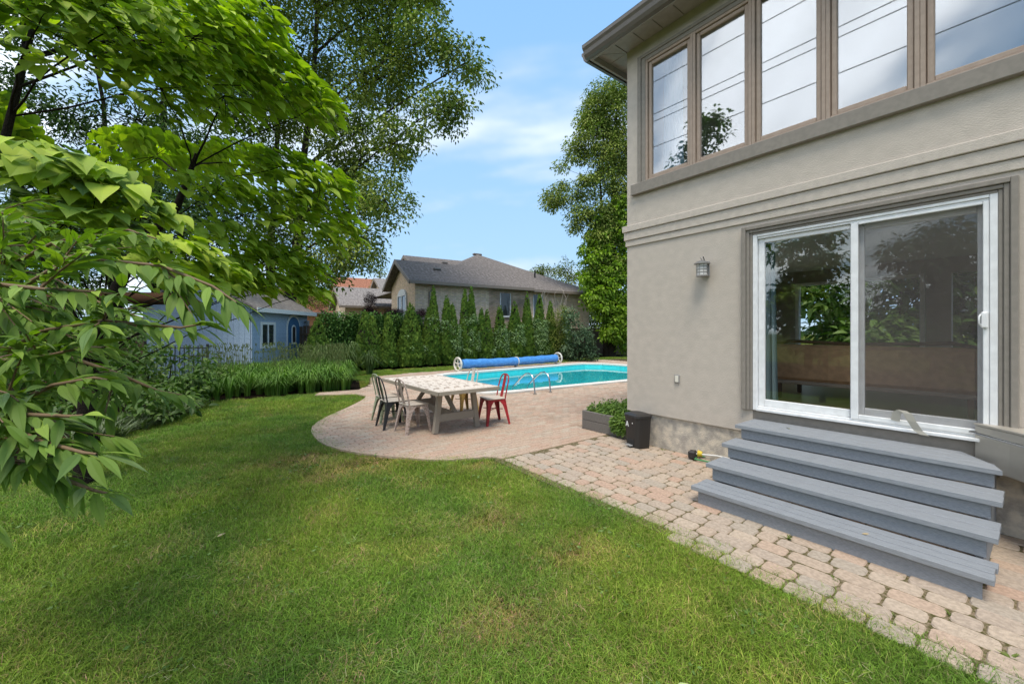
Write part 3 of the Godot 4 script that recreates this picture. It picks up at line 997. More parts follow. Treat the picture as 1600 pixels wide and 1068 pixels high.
# where the lawn grows, in the house's axes
func is_lawn(p: Vector2) -> bool:
	if inside(p, PATIO) and inside(p + Vector2(0.07, -0.03), PATIO) and inside(p + Vector2(-0.07, 0.03), PATIO) and inside(p + Vector2(0.0, -0.07), PATIO) and inside(p + Vector2(0.0, 0.07), PATIO):
		return false
	if p.x > 3.0 and p.y > -4.25 and p.x > path_edge(p.y):
		return false
	# planting beds on the left
	if p.y > -8.3 and p.x < -1.35 - (p.y + 8.3) * 0.22:
		return false
	if p.y <= -8.3 and p.y > -11.9 and p.x < -1.2 + (-8.3 - p.y) * 0.36:
		return false
	if p.y <= -11.8 and p.x < 4.2 and p.y > -15.2:
		return p.y > -11.8
	if p.y <= -15.2 and p.x < 4.9:
		return false
	return p.y > -17.2

func paver_mesh(len: float, wid: float, sd: int, round := 0.03) -> ArrayMesh:
	var r := RandomNumberGenerator.new()
	r.seed = sd
	var hx := wid * 0.5 - 0.0018
	var hz := len * 0.5 - 0.0018
	var pts := []
	for q in 4:
		var k: float = round * r.randf_range(0.75, 1.25)
		var sx: float = [1, -1, -1, 1][q]
		var sz: float = [1, 1, -1, -1][q]
		for t in 3:
			var a := (q + t * 0.5) * PI / 2
			pts.append(Vector2(sx * (hx - k) + cos(a) * k, sz * (hz - k) + sin(a) * k))
	var m := MB.new()
	var top := []
	for p in pts:
		top.append(p * Vector2(1.0 - 0.008 / hx, 1.0 - 0.008 / hz))
	for i in 12:
		var j := (i + 1) % 12
		m.quad(Vector3(pts[i].x, -0.014, pts[i].y), Vector3(top[i].x, 0, top[i].y), Vector3(top[j].x, 0, top[j].y), Vector3(pts[j].x, -0.014, pts[j].y))
	for i in range(1, 11):
		m.tri(Vector3(top[0].x, 0, top[0].y), Vector3(top[i + 1].x, 0, top[i + 1].y), Vector3(top[i].x, 0, top[i].y))
	return m.done()

# lays pavers: those that show largest become parts, the rest one part
func lay(root: Node3D, slots: Array, meshes: Array) -> void:
	var cols := [Color(0.5, 0.395, 0.31), Color(0.525, 0.395, 0.305), Color(0.48, 0.39, 0.315), Color(0.53, 0.43, 0.34), Color(0.525, 0.372, 0.285), Color(0.455, 0.385, 0.315)]
	var stain := FastNoiseLite.new()
	stain.seed = 8
	stain.frequency = 0.9
	stain.fractal_octaves = 4
	var order := []
	for s in slots:
		var w: Vector3 = hb * s[1].origin
		var seen := w.z < -0.5 and absf(w.x) < -w.z * 1.26 and -w.z * 0.88 > 1.6
		order.append([(1.0 / w.length_squared()) if seen else -1.0, s])
	order.sort_custom(func(a, b): return a[0] > b[0])
	var rest := {}
	for k in order.size():
		var s: Array = order[k][1]
		if k < 300 and order[k][0] > 0.0:
			var o := MeshInstance3D.new()
			o.mesh = meshes[s[0]]
			o.material_override = M["paver%d" % s[2]]
			o.transform = s[1]
			o.name = "paver" if k == 0 else "paver_%03d" % k
			root.add_child(o)
		else:
			if not rest.has(s[0]):
				rest[s[0]] = [[], []]
			rest[s[0]][0].append(s[1])
			var v := rng.randf_range(0.9, 1.08)
			var c: Color = cols[s[2]]
			# soil trodden over the bricks in patches
			var soiled := clampf(stain.get_noise_2d(s[1].origin.x, s[1].origin.z) * 2.4 - 0.1, 0.0, 1.0)
			c = c.lerp(Color(0.25, 0.18, 0.12), soiled * rng.randf_range(0.1, 0.42))
			rest[s[0]][1].append(Color(c.r * v, c.g * v, c.b * v))
	for k in rest:
		scatter("pavers", meshes[k], M.paver_any, rest[k][0], rest[k][1], root)

func sheet(called: String, poly: Array, y: float, m: Material, kind_label := "") -> Node:
	var b := MB.new()
	var p := PackedVector2Array(poly)
	var t := Geometry2D.triangulate_polygon(p)
	for i in range(0, t.size(), 3):
		var a := xz(p[t[i]], y)
		var c := xz(p[t[i + 1]], y)
		var d := xz(p[t[i + 2]], y)
		if (c - a).cross(d - a).y < 0.0:
			b.tri(a, d, c)
		else:
			b.tri(a, c, d)
	var o := part(called, b.done(), m, self)
	return structure(o, kind_label)

func make_ground() -> void:
	# lawn with the pool cut out of it
	var b := MB.new()
	for q in [[-260, 3, -320, 200], [18, 260, -320, 200], [3, 18, -320, -16], [3, 18, -7, 200]]:
		b.quad(hp(q[0], -0.035, q[3]), hp(q[1], -0.035, q[3]), hp(q[1], -0.035, q[2]), hp(q[0], -0.035, q[2]))
	var hole := Geometry2D.offset_polygon(PackedVector2Array(POOL), 0.02)[0]
	for tx in range(3, 18):
		for tz in range(-16, -7):
			var sq := PackedVector2Array([Vector2(tx, tz), Vector2(tx + 1, tz), Vector2(tx + 1, tz + 1), Vector2(tx, tz + 1)])
			for rem in Geometry2D.clip_polygons(sq, hole):
				var tt := Geometry2D.triangulate_polygon(rem)
				for i in range(0, tt.size(), 3):
					var a := xz(rem[tt[i]], -0.035)
					var c := xz(rem[tt[i + 1]], -0.035)
					var d := xz(rem[tt[i + 2]], -0.035)
					if (c - a).cross(d - a).y < 0.0:
						b.tri(a, d, c)
					else:
						b.tri(a, c, d)
	structure(part("lawn", b.done(), M.soil, self), "back garden lawn")
	# beds of sand under the pavers
	var path := hthing("paver_path", "", "", Vector3.ZERO)
	path.remove_meta("category")
	structure(path, "tumbled stone paver path beside the house")
	boxpart("joint_bed", Vector3(4.1, -0.0585, 0.2), Vector3(2.3, 0.1, 8.9), M.joint_sand, path, 0.0)
	var slots := []
	var kinds := []
	var lens := [0.135, 0.2, 0.265]
	for l in 3:
		for s in 2:
			kinds.append(paver_mesh(lens[l], 0.1425, 10 * l + s))
	var row := 0
	var x := 2.97
	while x < 5.02:
		var z := 2.6 + rng.randf() * 0.2
		while z > -4.085:
			var l: int = [0, 1, 1, 1, 2, 2, 1][rng.randi() % 7]
			if row == 0:
				l = 1
			if z - lens[l] < -4.225:
				l = 0
			var c: float = z - lens[l] * 0.5
			z -= lens[l] + 0.003
			if x < path_edge(c) - 0.05 or c < -4.3:
				continue
			var xf := Transform3D(Basis(Vector3.UP, rng.randf_range(-0.02, 0.02)) * Basis(Vector3.RIGHT, rng.randf_range(-0.012, 0.012)) * Basis(Vector3.BACK, rng.randf_range(-0.015, 0.015)), Vector3(x + rng.randf_range(-0.003, 0.003), rng.randf_range(-0.004, 0.004), c))
			slots.append([l * 2 + rng.randi() % 2, xf, [0, 1, 2, 3, 4, 0, 3, 5, 2][rng.randi() % 9]])
		x += 0.1455
		row += 1
	lay(path, slots, kinds)
	# the pink patio round the pool
	var patio := hthing("patio", "", "", Vector3.ZERO)
	patio.remove_meta("category")
	structure(patio, "pinkish brick patio round the table and the pool")
	var pb := MB.new()
	var cut := Geometry2D.offset_polygon(PackedVector2Array(POOL), 0.02)[0]
	for tile_x in range(1, 20):
		for tile_z in range(-16, -4):
			var sq := PackedVector2Array([Vector2(tile_x, tile_z), Vector2(tile_x + 1, tile_z), Vector2(tile_x + 1, tile_z + 1), Vector2(tile_x, tile_z + 1)])
			for piece in Geometry2D.intersect_polygons(sq, PackedVector2Array(PATIO)):
				for rem in Geometry2D.clip_polygons(piece, cut):
					var tt := Geometry2D.triangulate_polygon(rem)
					for i in range(0, tt.size(), 3):
						var a := rem[tt[i]]
						var c := rem[tt[i + 1]]
						var d := rem[tt[i + 2]]
						if (c - a).cross(d - a) > 0.0:
							var s := c
							c = d
							d = s
						pb.tri(Vector3(a.x, -0.014, a.y), Vector3(c.x, -0.014, c.y), Vector3(d.x, -0.014, d.y))
	part("joint_bed", pb.done(), M.joint_dark, patio)
	var edge := MB.new()
	var solid := PackedVector2Array(PATIO)
	var rim: Array = Array(Geometry2D.offset_polygon(PackedVector2Array(POOL), 0.36)[0])
	slots = []
	kinds = [paver_mesh(0.098, 0.198, 51, 0.006), paver_mesh(0.098, 0.198, 52, 0.007), paver_mesh(0.098, 0.198, 53, 0.006)]
	var zz := -4.27
	row = 0
	while zz > -15.8:
		var xx := 1.2 + (0.1 if row % 2 else 0.0)
		while xx < 18.5:
			var q := Vector2(xx, zz)
			var brick := PackedVector2Array([q + Vector2(-0.099, -0.049), q + Vector2(0.099, -0.049), q + Vector2(0.099, 0.049), q + Vector2(-0.099, 0.049)])
			var whole := 0
			for corner in brick:
				whole += int(inside(corner, PATIO))
			if whole > 0 and whole < 4 and xx < 5.0 and zz > -12.0:
				# bricks cut to the curve of the edge
				for piece in Geometry2D.intersect_polygons(brick, solid):
					edge.prism(Array(piece), 0.0, 0.03, Transform3D(Basis(Vector3(1, 0, 0), Vector3(0, 0, 1), Vector3(0, -1, 0)), Vector3(0, 0.0, 0)))
			elif xx < -zz * 1.5 + 0.9 and whole == 4 and not inside(q, rim):
				var xf := Transform3D(Basis(Vector3.UP, rng.randf_range(-0.012, 0.012)) * Basis(Vector3.BACK, rng.randf_range(-0.012, 0.012)) * Basis(Vector3.RIGHT, rng.randf_range(-0.01, 0.01)), Vector3(xx, rng.randf_range(-0.003, 0.003), zz))
				slots.append([rng.randi() % 3, xf, [1, 1, 4, 0, 3, 1, 4][rng.randi() % 7]])
			xx += 0.2015
		zz -= 0.1015
		row += 1
	lay(patio, slots, kinds)
	part("cut_pavers", edge.done(), M.paver1, patio).set_meta("kind", "stuff")
	# beds
	sheet("flower_bed", [Vector2(-1.3, -8.2), Vector2(0.2, -11.75), Vector2(3.6, -11.85), Vector2(4.6, -15.4), Vector2(4.8, -19), Vector2(-18, -26), Vector2(-14, -6), Vector2(-3.4, 1.0)], -0.028, M.bed_soil, "dark soil of the planting beds")
	sheet("hedge_bed", [Vector2(4.6, -17.0), Vector2(24, -17.0), Vector2(24, -19.2), Vector2(4.6, -19.2)], -0.026, M.bed_soil, "dark soil under the cedar hedge")

func make_grass() -> void:
	var meshes := []
	for k in 4:
		var m := MB.new()
		m.tinted = true
		var r := RandomNumberGenerator.new()
		r.seed = 70 + k
		for i in 250:
			var p := Vector3(r.randf_range(-0.16, 0.16), 0, r.randf_range(-0.16, 0.16))
			var a := r.randf() * TAU
			var h := r.randf_range(0.02, 0.06) * (1.35 if r.randf() < 0.08 else 1.0)
			var lean := Vector3(cos(a), 0, sin(a)) * h * r.randf_range(0.2, 1.7)
			var side := Vector3(-sin(a + r.randf_range(-1, 1)), 0, cos(a + r.randf_range(-1, 1))).normalized() * r.randf_range(0.0011, 0.0022)
			var mid := p + lean * 0.35 + Vector3.UP * h * 0.62
			var tip := p + lean + Vector3.UP * h * r.randf_range(0.65, 1.0)
			var dry := r.randf()
			m.col = Color(0.205, 0.325, 0.05) * r.randf_range(0.45, 1.35) if dry > 0.13 else Color(0.36, 0.31, 0.15) * r.randf_range(0.6, 1.1)
			m.quad(p - side, p + side, mid + side * 0.8, mid - side * 0.8)
			m.tri(mid - side * 0.8, mid + side * 0.8, tip)
		meshes.append(m.done())
	var f := FastNoiseLite.new()
	f.seed = 9
	f.frequency = 0.55
	f.fractal_octaves = 3
	var g := FastNoiseLite.new()
	g.seed = 31
	g.frequency = 2.6
	g.fractal_octaves = 3
	var xfs := [[], [], [], []]
	var cols := [[], [], [], []]
	var sx := []
	var scol := []
	var tx := []
	var tcol := []
	var r2 := RandomNumberGenerator.new()
	r2.seed = 77
	var sm := MB.new()
	for i in 4:
		var p := Vector3(r2.randf_range(-0.1, 0.1), r2.randf_range(0.002, 0.014), r2.randf_range(-0.1, 0.1))
		var a := r2.randf() * TAU
		var l := Vector3(cos(a), r2.randf_range(-0.15, 0.25), sin(a)) * r2.randf_range(0.02, 0.07)
		var w := Vector3(-sin(a), 0, cos(a)) * r2.randf_range(0.001, 0.0022)
		sm.quad(p - w, p + w, p + l + w * 0.5, p + l - w * 0.5)
	var tm := MB.new()
	tm.tinted = true
	for i in 34:
		var a := r2.randf() * TAU
		var d := Vector3(cos(a) * r2.randf_range(0.2, 1.0), r2.randf_range(0.4, 1.0), sin(a) * r2.randf_range(0.2, 1.0))
		tm.col = grey(r2.randf_range(0.6, 1.3))
		leaf_shape(tm, leaf_xf(Vector3(r2.randf_range(-0.04, 0.04), 0, r2.randf_range(-0.04, 0.04)), d, Vector3.UP + rand_dir() * 0.3, r2.randf_range(0.06, 0.12)), [[0.0, 0.02], [0.45, 0.024], [1.0, 0.0]], 0.55, 0.1)
	# bare straw-coloured spots along the patio's edge and in the middle of the lawn
	var dry_spots := [[Vector2(1.45, -5.15), 0.8, 0.42], [Vector2(1.0, -5.75), 0.6, 0.4], [Vector2(2.72, -4.25), 0.3, 0.18], [Vector2(1.9, -2.9), 0.4, 0.25], [Vector2(2.15, -2.1), 0.3, 0.22], [Vector2(1.35, -1.9), 0.35, 0.2]]
	for ring in [[0.0, 4.2, 0.085], [4.2, 9.0, 0.12], [9.0, 40.0, 0.2]]:
		var s: float = ring[2]
		var z := -18.0
		while z < 2.6:
			var x := -7.0
			while x < 24.0:
				var q := Vector2(x + rng.randf_range(-0.5, 0.5) * s, z + rng.randf_range(-0.5, 0.5) * s)
				x += s
				var d := q.length()
				if d < ring[0] or d >= ring[1] or not is_lawn(q):
					continue
				var w := hp(q.x, 0, q.y)
				if w.z > 0.6 or absf(w.x) > maxf(1.5, -w.z) * 1.6 + 0.6:
					continue
				var straw := 0.0
				for sp in dry_spots:
					var e: Vector2 = (q - sp[0]) / Vector2(sp[1], sp[2])
					straw = maxf(straw, clampf(1.25 - e.length() + g.get_noise_2d(q.x * 2.0, q.y * 2.0) * 0.9, 0.0, 1.0))
				var n := f.get_noise_2d(q.x, q.y)
				var n2 := g.get_noise_2d(q.x, q.y)
				straw = maxf(straw, clampf((n2 - 0.3) * 2.4, 0.0, 0.5))
				if straw > 0.5 and rng.randf() < straw * 0.8:
					continue
				var c := Color(0.78, 0.9, 0.8).lerp(Color(1.15, 1.05, 0.8), clampf(n * 1.6 + 0.5 + rng.randf_range(-0.25, 0.25), 0.0, 1.0))
				c = c.lerp(Color(2.5, 1.15, 2.6), straw)
				var v := (1.0 + n2 * 0.45) * rng.randf_range(0.8, 1.2)
				var k := rng.randi() % 4
				var sc := rng.randf_range(0.7, 1.25) * (1.0 + 0.4 * n2) * (1.0 - 0.45 * straw)
				if straw > 0.35 and rng.randf() < straw:
					sx.append(Transform3D(Basis(Vector3.UP, rng.randf() * TAU), hp(q.x, -0.03, q.y)))
					scol.append(tint(Color(0.40, 0.24, 0.10), Color(0.55, 0.42, 0.24), rng.randf(), 1.0))
				xfs[k].append(Transform3D(Basis(Vector3.UP, rng.randf() * TAU).scaled_local(Vector3(1.0, sc, 1.0)), hp(q.x, -0.034, q.y)))
				cols[k].append(Color(c.r * v, c.g * v, c.b * v))
				# a coarser tuft here and there, and clippings lying on the turf
				if d < 9.0 and rng.randf() < 0.035:
					tx.append(Transform3D(Basis(Vector3.UP, rng.randf() * TAU).scaled_local(Vector3.ONE * rng.randf_range(0.6, 1.2)), hp(q.x, -0.034, q.y)))
					tcol.append(tint(Color(0.10, 0.20, 0.035), Color(0.26, 0.36, 0.08), rng.randf(), 1.0))
				if d < 9.0 and rng.randf() < 0.05:
					sx.append(Transform3D(Basis(Vector3.UP, rng.randf() * TAU).scaled_local(Vector3.ONE * 0.8), hp(q.x, 0.0, q.y)))
					scol.append(tint(Color(0.30, 0.27, 0.12), Color(0.5, 0.45, 0.27), rng.randf(), 1.0))
			z += s
	var root := thing("grass", "short mown green grass of the lawn with dry patches", "grass")
	root.set_meta("kind", "stuff")
	for k in 4:
		scatter("grass_blades", meshes[k], M.grass_blade, xfs[k], cols[k], root)
	scatter("dry_clippings", sm.done(), M.grass_blade, sx, scol, root)
	# broad-leaved weeds and clover low in the turf
	var wx := []
	var wc := []
	for i in 520:
		var q := Vector2(rng.randf_range(-3.5, 3.0), rng.randf_range(-9.0, 0.6))
		if not is_lawn(q) or q.length() < 1.9:
			continue
		wx.append(Transform3D(Basis(Vector3.UP, rng.randf() * TAU).scaled_local(Vector3(1, 0.35, 1) * rng.randf_range(0.022, 0.06)), hp(q.x, 0.006, q.y)))
		wc.append(tint(Color(0.10, 0.2, 0.04), Color(0.24, 0.36, 0.11), rng.randf(), 1.0))
	scatter("broadleaf_weeds", leaf_spray(7, 0.8, 0.9, 61, 0.3), M.leaf_soft, wx, wc, root)
	scatter("coarse_tufts", tm.done(), M.grass_blade, tx, tcol, root)

# ------------------------------------------------------------------ the pool
func make_pool() -> void:
	var pool := hthing("swimming_pool", "", "", Vector3(10.8, 0, -11.3))
	pool.remove_meta("category")
	structure(pool, "long swimming pool with white coping and turquoise liner")
	var back := Transform3D(Basis.IDENTITY, Vector3(-10.8, 0, 11.3))
	var p := PackedVector2Array(POOL)
	var outer: PackedVector2Array = Geometry2D.offset_polygon(p, 0.34, Geometry2D.JOIN_ROUND)[0]
	var m := MB.new()
	# coping: rounded nose over the water, flat top, outer drop
	var n := p.size()
	for i in n:
		var j := (i + 1) % n
		var a := p[i]
		var b := p[j]
		var oa := a + out_dir(p, i) * 0.34
		var ob := b + out_dir(p, j) * 0.34
		var ia := a - out_dir(p, i) * 0.02
		var ib := b - out_dir(p, j) * 0.02
		m.quad(Vector3(ia.x, 0.028, ia.y), Vector3(ib.x, 0.028, ib.y), Vector3(ob.x, 0.035, ob.y), Vector3(oa.x, 0.035, oa.y))
		m.quad(Vector3(oa.x, 0.035, oa.y), Vector3(ob.x, 0.035, ob.y), Vector3(ob.x, -0.05, ob.y), Vector3(oa.x, -0.05, oa.y))
		m.quad(Vector3(ib.x, 0.028, ib.y), Vector3(ia.x, 0.028, ia.y), Vector3(ia.x, -0.03, ia.y), Vector3(ib.x, -0.03, ib.y))
		m.quad(Vector3(ib.x, -0.03, ib.y), Vector3(ia.x, -0.03, ia.y), Vector3(a.x, -0.03, a.y), Vector3(b.x, -0.03, b.y))
	part("coping", m.done(), M.coping, pool, back)
	m = MB.new()
	for i in n:
		var j := (i + 1) % n
		m.quad(Vector3(p[i].x, -0.03, p[i].y), Vector3(p[i].x, -1.3, p[i].y), Vector3(p[j].x, -1.3, p[j].y), Vector3(p[j].x, -0.03, p[j].y))
	var t := Geometry2D.triangulate_polygon(p)
	for i in range(0, t.size(), 3):
		m.tri(Vector3(p[t[i]].x, -1.3, p[t[i]].y), Vector3(p[t[i + 2]].x, -1.3, p[t[i + 2]].y), Vector3(p[t[i + 1]].x, -1.3, p[t[i + 1]].y))
	part("basin", m.done(), M.pool_liner, pool, back)
	m = MB.new()
	for i in range(0, t.size(), 3):
		m.tri(Vector3(p[t[i]].x, 0, p[t[i]].y), Vector3(p[t[i + 2]].x, 0, p[t[i + 2]].y), Vector3(p[t[i + 1]].x, 0, p[t[i + 1]].y))
	var w := part("pool_water", m.done(), M.pool_water, self, Transform3D(hb, Vector3(0, -0.16, 0)))
	structure(w, "turquoise water in the pool")
	# ladder rails
	var l := hthing("pool_ladder", "pair of bent stainless ladder rails at the near edge of the pool", "ladder", Vector3(7.1, 0, -8.1))
	for x in [-0.27, 0.27]:
		m = MB.new()
		m.tube([Vector3(x, 0.0, 0.08), Vector3(x, 0.36, 0.03), Vector3(x, 0.47, -0.03), Vector3(x, 0.52, -0.16), Vector3(x, 0.50, -0.30), Vector3(x, 0.40, -0.46), Vector3(x, 0.10, -0.85), Vector3(x, -0.4, -1.05), Vector3(x, -0.9, -1.07)], [0.021], 10)
		m.tube([Vector3(x, 0.0, 0.08), Vector3(x, 0.02, 0.08)], [0.055, 0.045], 12)
		part("rail", m.done(), M.steel, l)
	for y in [-0.4, -0.7]:
		boxpart("rung", Vector3(0, y, -1.03), Vector3(0.5, 0.03, 0.08), M.plastic_grey, l)
	# cover reel
	var a := Vector3(8.22, 0.3, -14.42)
	var b := Vector3(14.15, 0.3, -14.85)
	var r := hthing("cover_reel", "blue solar cover rolled on a reel with white spoked end wheels", "pool cover", (a + b) * 0.5 * Vector3(1, 0, 1))
	var o := (a + b) * 0.5 * Vector3(1, 0, 1)
	a -= o
	b -= o
	var ax := (b - a).normalized()
	m = MB.new()
	var pts := []
	var rad := []
	for i in 25:
		var k := i / 24.0
		pts.append(a.lerp(b, 0.03 + k * 0.94) - Vector3(0, 0.03 * sin(k * PI), 0))
		rad.append(0.185 + rng.randf_range(-0.006, 0.006) + 0.012 * sin(k * 40.0))
	m.tube(pts, rad, 24)
	part("cover_roll", m.done(), M.cover_blue, r)
	m = MB.new()
	m.tube([a - ax * 0.05, b + ax * 0.05], [0.03], 10)
	part("axle", m.done(), M.steel, r)
	for e in [a, b]:
		m = MB.new()
		var side := ax.cross(Vector3.UP).normalized()
		var ring := []
		for k in 25:
			var g := TAU * k / 24
			ring.append(e + (side * cos(g) + Vector3.UP * sin(g)) * 0.255)
		m.tube(ring, [0.042], 8, false)
		for k in 5:
			var g := TAU * k / 5 + 0.3
			m.tube([e, e + (side * cos(g) + Vector3.UP * sin(g)) * 0.25], [0.03, 0.02], 6)
		m.tube([e - ax * 0.04, e + ax * 0.04], [0.06], 12)
		part("end_wheel", m.done(), M.reel_white, r)
		m = MB.new()
		m.box(e + Vector3(0, -0.28, 0), Vector3(0.08, 0.05, 0.62), 0.01)
		part("foot", m.done(), M.reel_white, r)
	m = MB.new()
	var mid := a.lerp(b, 0.53)
	var side2 := ax.cross(Vector3.UP).normalized()
	var band := []
	for k in 25:
		var g := TAU * k / 24
		band.append(mid - Vector3(0, 0.03, 0) + (side2 * cos(g) + Vector3.UP * sin(g)) * 0.196)
	m.tube(band, [0.022], 6, false)
	m.box(mid + Vector3(0, -0.25, 0), Vector3(0.1, 0.1, 0.2), 0.02)
	part("strap", m.done(), M.reel_white, r)

func out_dir(p: PackedVector2Array, i: int) -> Vector2:
	var n := p.size()
	var a := (p[i] - p[(i + n - 1) % n]).normalized()
	var b := (p[(i + 1) % n] - p[i]).normalized()
	var s := 1.0 if Geometry2D.is_polygon_clockwise(p) else -1.0
	var d := (a + b).normalized()
	return Vector2(-d.y, d.x) * s

# ------------------------------------------------------------------ table, chairs and small things
func make_chair() -> Node3D:
	# faces +x; back at -x
	var c := thing("metal_chair", "", "chair")
	var m := MB.new()
	m.prism([Vector2(-0.17, -0.165), Vector2(-0.13, -0.185), Vector2(0.15, -0.2), Vector2(0.19, -0.17), Vector2(0.19, 0.17), Vector2(0.15, 0.2), Vector2(-0.13, 0.185), Vector2(-0.17, 0.165)], -0.46, -0.442, Transform3D(Basis(Vector3(1, 0, 0), Vector3(0, 0, 1), Vector3(0, -1, 0)), Vector3.ZERO), 0.006)
	part("seat", m.done(), M.seat_top, c)
	m = MB.new()
	for s in [[Vector3(0.0, 0.428, 0.178), Vector3(0.3, 0.028, 0.006)], [Vector3(0.0, 0.428, -0.178), Vector3(0.3, 0.028, 0.006)], [Vector3(0.172, 0.428, 0), Vector3(0.006, 0.028, 0.3)], [Vector3(-0.158, 0.428, 0), Vector3(0.006, 0.028, 0.3)]]:
		m.box(s[0], s[1], 0.002)
	m.box(Vector3(0, 0.25, 0), Vector3(0.36, 0.012, 0.012), 0.002, Basis(Vector3.UP, 0.75))
	m.box(Vector3(0, 0.262, 0), Vector3(0.36, 0.012, 0.012), 0.002, Basis(Vector3.UP, -0.75))
	part("seat_rim", m.done(), M.chair_black, c)
	for sx in [1, -1]:
		for sz in [1, -1]:
			m = MB.new()
			var top := Vector3(0.172 if sx > 0 else -0.158, 0.44, 0.178 * sz)
			var foot := Vector3(0.215 if sx > 0 else -0.235, 0.0, 0.215 * sz)
			# two folded faces of sheet metal meeting at the outer corner, wide at the seat and drawn in below
			for face in 2:
				var dir := Vector3(-sx, 0, 0) if face == 0 else Vector3(0, 0, -sz)
				var prev := []
				for k in [[0.0, 0.16], [0.1, 0.105], [0.22, 0.072], [0.45, 0.055], [0.75, 0.044], [1.0, 0.032]]:
					var o: Vector3 = top.lerp(foot, k[0])
					var i: Vector3 = o + dir * k[1]
					if prev.size():
						m.quad(prev[0], prev[1], i, o)
						var t := Vector3(-sx * 0.004, 0, 0) if face else Vector3(0, 0, -sz * 0.004)
						m.quad(prev[1] + t, prev[0] + t, o + t, i + t)
						m.quad(prev[1], prev[1] + t, i + t, i)
					prev = [o, i]
			m.box(foot + Vector3(-0.012 * sx, 0.006, -0.012 * sz), Vector3(0.032, 0.012, 0.032), 0.004)
			part("leg", m.done(), M.chair_black, c)
	m = MB.new()
	var pts := [Vector3(-0.15, 0.44, -0.172), Vector3(-0.185, 0.62, -0.175), Vector3(-0.222, 0.76, -0.165), Vector3(-0.24, 0.825, -0.13), Vector3(-0.248, 0.85, -0.07), Vector3(-0.25, 0.856, 0.0), Vector3(-0.248, 0.85, 0.07), Vector3(-0.24, 0.825, 0.13), Vector3(-0.222, 0.76, 0.165), Vector3(-0.185, 0.62, 0.175), Vector3(-0.15, 0.44, 0.172)]
	m.tube(pts, [0.0115], 8)
	part("back_hoop", m.done(), M.chair_black, c)
	m = MB.new()
	var sp := [Vector3(-0.155, 0.44, 0), Vector3(-0.195, 0.6, 0), Vector3(-0.228, 0.74, 0), Vector3(-0.248, 0.852, 0)]
	for i in 3:
		var w := Vector3(0, 0, 0.048)
		m.quad(sp[i] - w, sp[i] + w, sp[i + 1] + w, sp[i + 1] - w)
		var t := Vector3(0.005, 0, 0)
		m.quad(sp[i] + w + t, sp[i] - w + t, sp[i + 1] - w + t, sp[i + 1] + w + t)
		m.quad(sp[i] + w, sp[i] + w + t, sp[i + 1] + w + t, sp[i + 1] + w)
		m.quad(sp[i] - w + t, sp[i] - w, sp[i + 1] - w, sp[i + 1] - w + t)
	part("back_splat", m.done(), M.chair_black, c)
	return c

func make_furniture() -> void:
	var proto := make_chair()
	var first := true
	for q in [
		[Vector3(2.74, 0, -6.26), 0.06, "chair_pink", "chair_pink", "dusty pink metal chair nearest the lawn, at the near left of the table"],
		[Vector3(2.60, 0, -6.78), -0.03, "chair_black", "chair_black", "black metal chair between the pink and the pale green chairs"],
		[Vector3(2.70, 0, -7.28), 0.04, "chair_green", "chair_green", "pale green metal chair at the far left of the table by the daylilies"],
		[Vector3(4.20, 0, -7.12), PI + 0.05, "chair_yellow", "chair_white", "mustard yellow metal chair with a white back on the pool side of the table"],
		[Vector3(4.10, 0, -5.95), PI - 0.18, "chair_red", "chair_red", "bright red metal chair drawn up at the pool side of the table"],
	]:
		var c: Node3D = proto if first else proto.duplicate()
		if not first:
			c.name = free_name("metal_chair")
			add_child(c)
		first = false
		c.position = hp(q[0].x, 0, q[0].z)
		c.rotation.y = HOUSE_TURN + q[1]
		tag(c, q[4], "chair", "metal chairs round the table")
		for k in c.get_children():
			if not String(k.name).begins_with("seat") or String(k.name) == "seat_rim":
				k.material_override = M[q[3] if String(k.name).begins_with("back") else q[2]]
	# trestle table
	var t := hthing("garden_table", "long weathered wooden trestle table with peeling white paint", "table", Vector3(3.33, 0, -6.62))
	var len := 2.3
	for i in 6:
		boxpart("top_board", Vector3(-0.455 + i * 0.182, 0.705 + rng.randf_range(-0.002, 0.002), rng.randf_range(-0.006, 0.006)), Vector3(0.179, 0.026, len), M.table_paint, t, 0.004)
	for x in [-0.555, 0.555]:
		boxpart("edge_board", Vector3(x, 0.69, 0), Vector3(0.022, 0.06, len + 0.02), M.table_wood, t, 0.004)
	for z in [-1.165, 1.165]:
		boxpart("edge_board", Vector3(0, 0.69, z), Vector3(1.08, 0.06, 0.022), M.table_wood, t, 0.004)
	for z in [-0.82, 0.74]:
		for s in [-1, 1]:
			var m := MB.new()
			var a := Vector3(s * 0.30, 0.69, z)
			var b := Vector3(s * 0.39, 0.0, z)
			m.box((a + b) * 0.5, Vector3(0.085, a.distance_to(b), 0.07), 0.006, Basis(Vector3.BACK, s * atan2(0.09, 0.69)))
			part("leg", m.done(), M.table_wood, t)
		boxpart("cross_rail", Vector3(0, 0.24, z), Vector3(0.72, 0.12, 0.05), M.table_wood, t, 0.005)
		boxpart("top_rail", Vector3(0, 0.645, z), Vector3(0.86, 0.085, 0.06), M.table_wood, t, 0.005)
		var br := MB.new()
		var s2 := 1.0 if z < 0 else -1.0
		var p := Vector3(0, 0.27, z + s2 * 0.03)
		var q := Vector3(0, 0.66, z + s2 * 0.52)
		br.box((p + q) * 0.5, Vector3(0.06, p.distance_to(q), 0.06), 0.005, Basis(Vector3.RIGHT, s2 * atan2(0.49, 0.39)))
		part("brace", br.done(), M.table_wood, t)
	boxpart("stretcher", Vector3(0, 0.24, -0.04), Vector3(0.05, 0.1, 1.5), M.table_wood, t, 0.005)

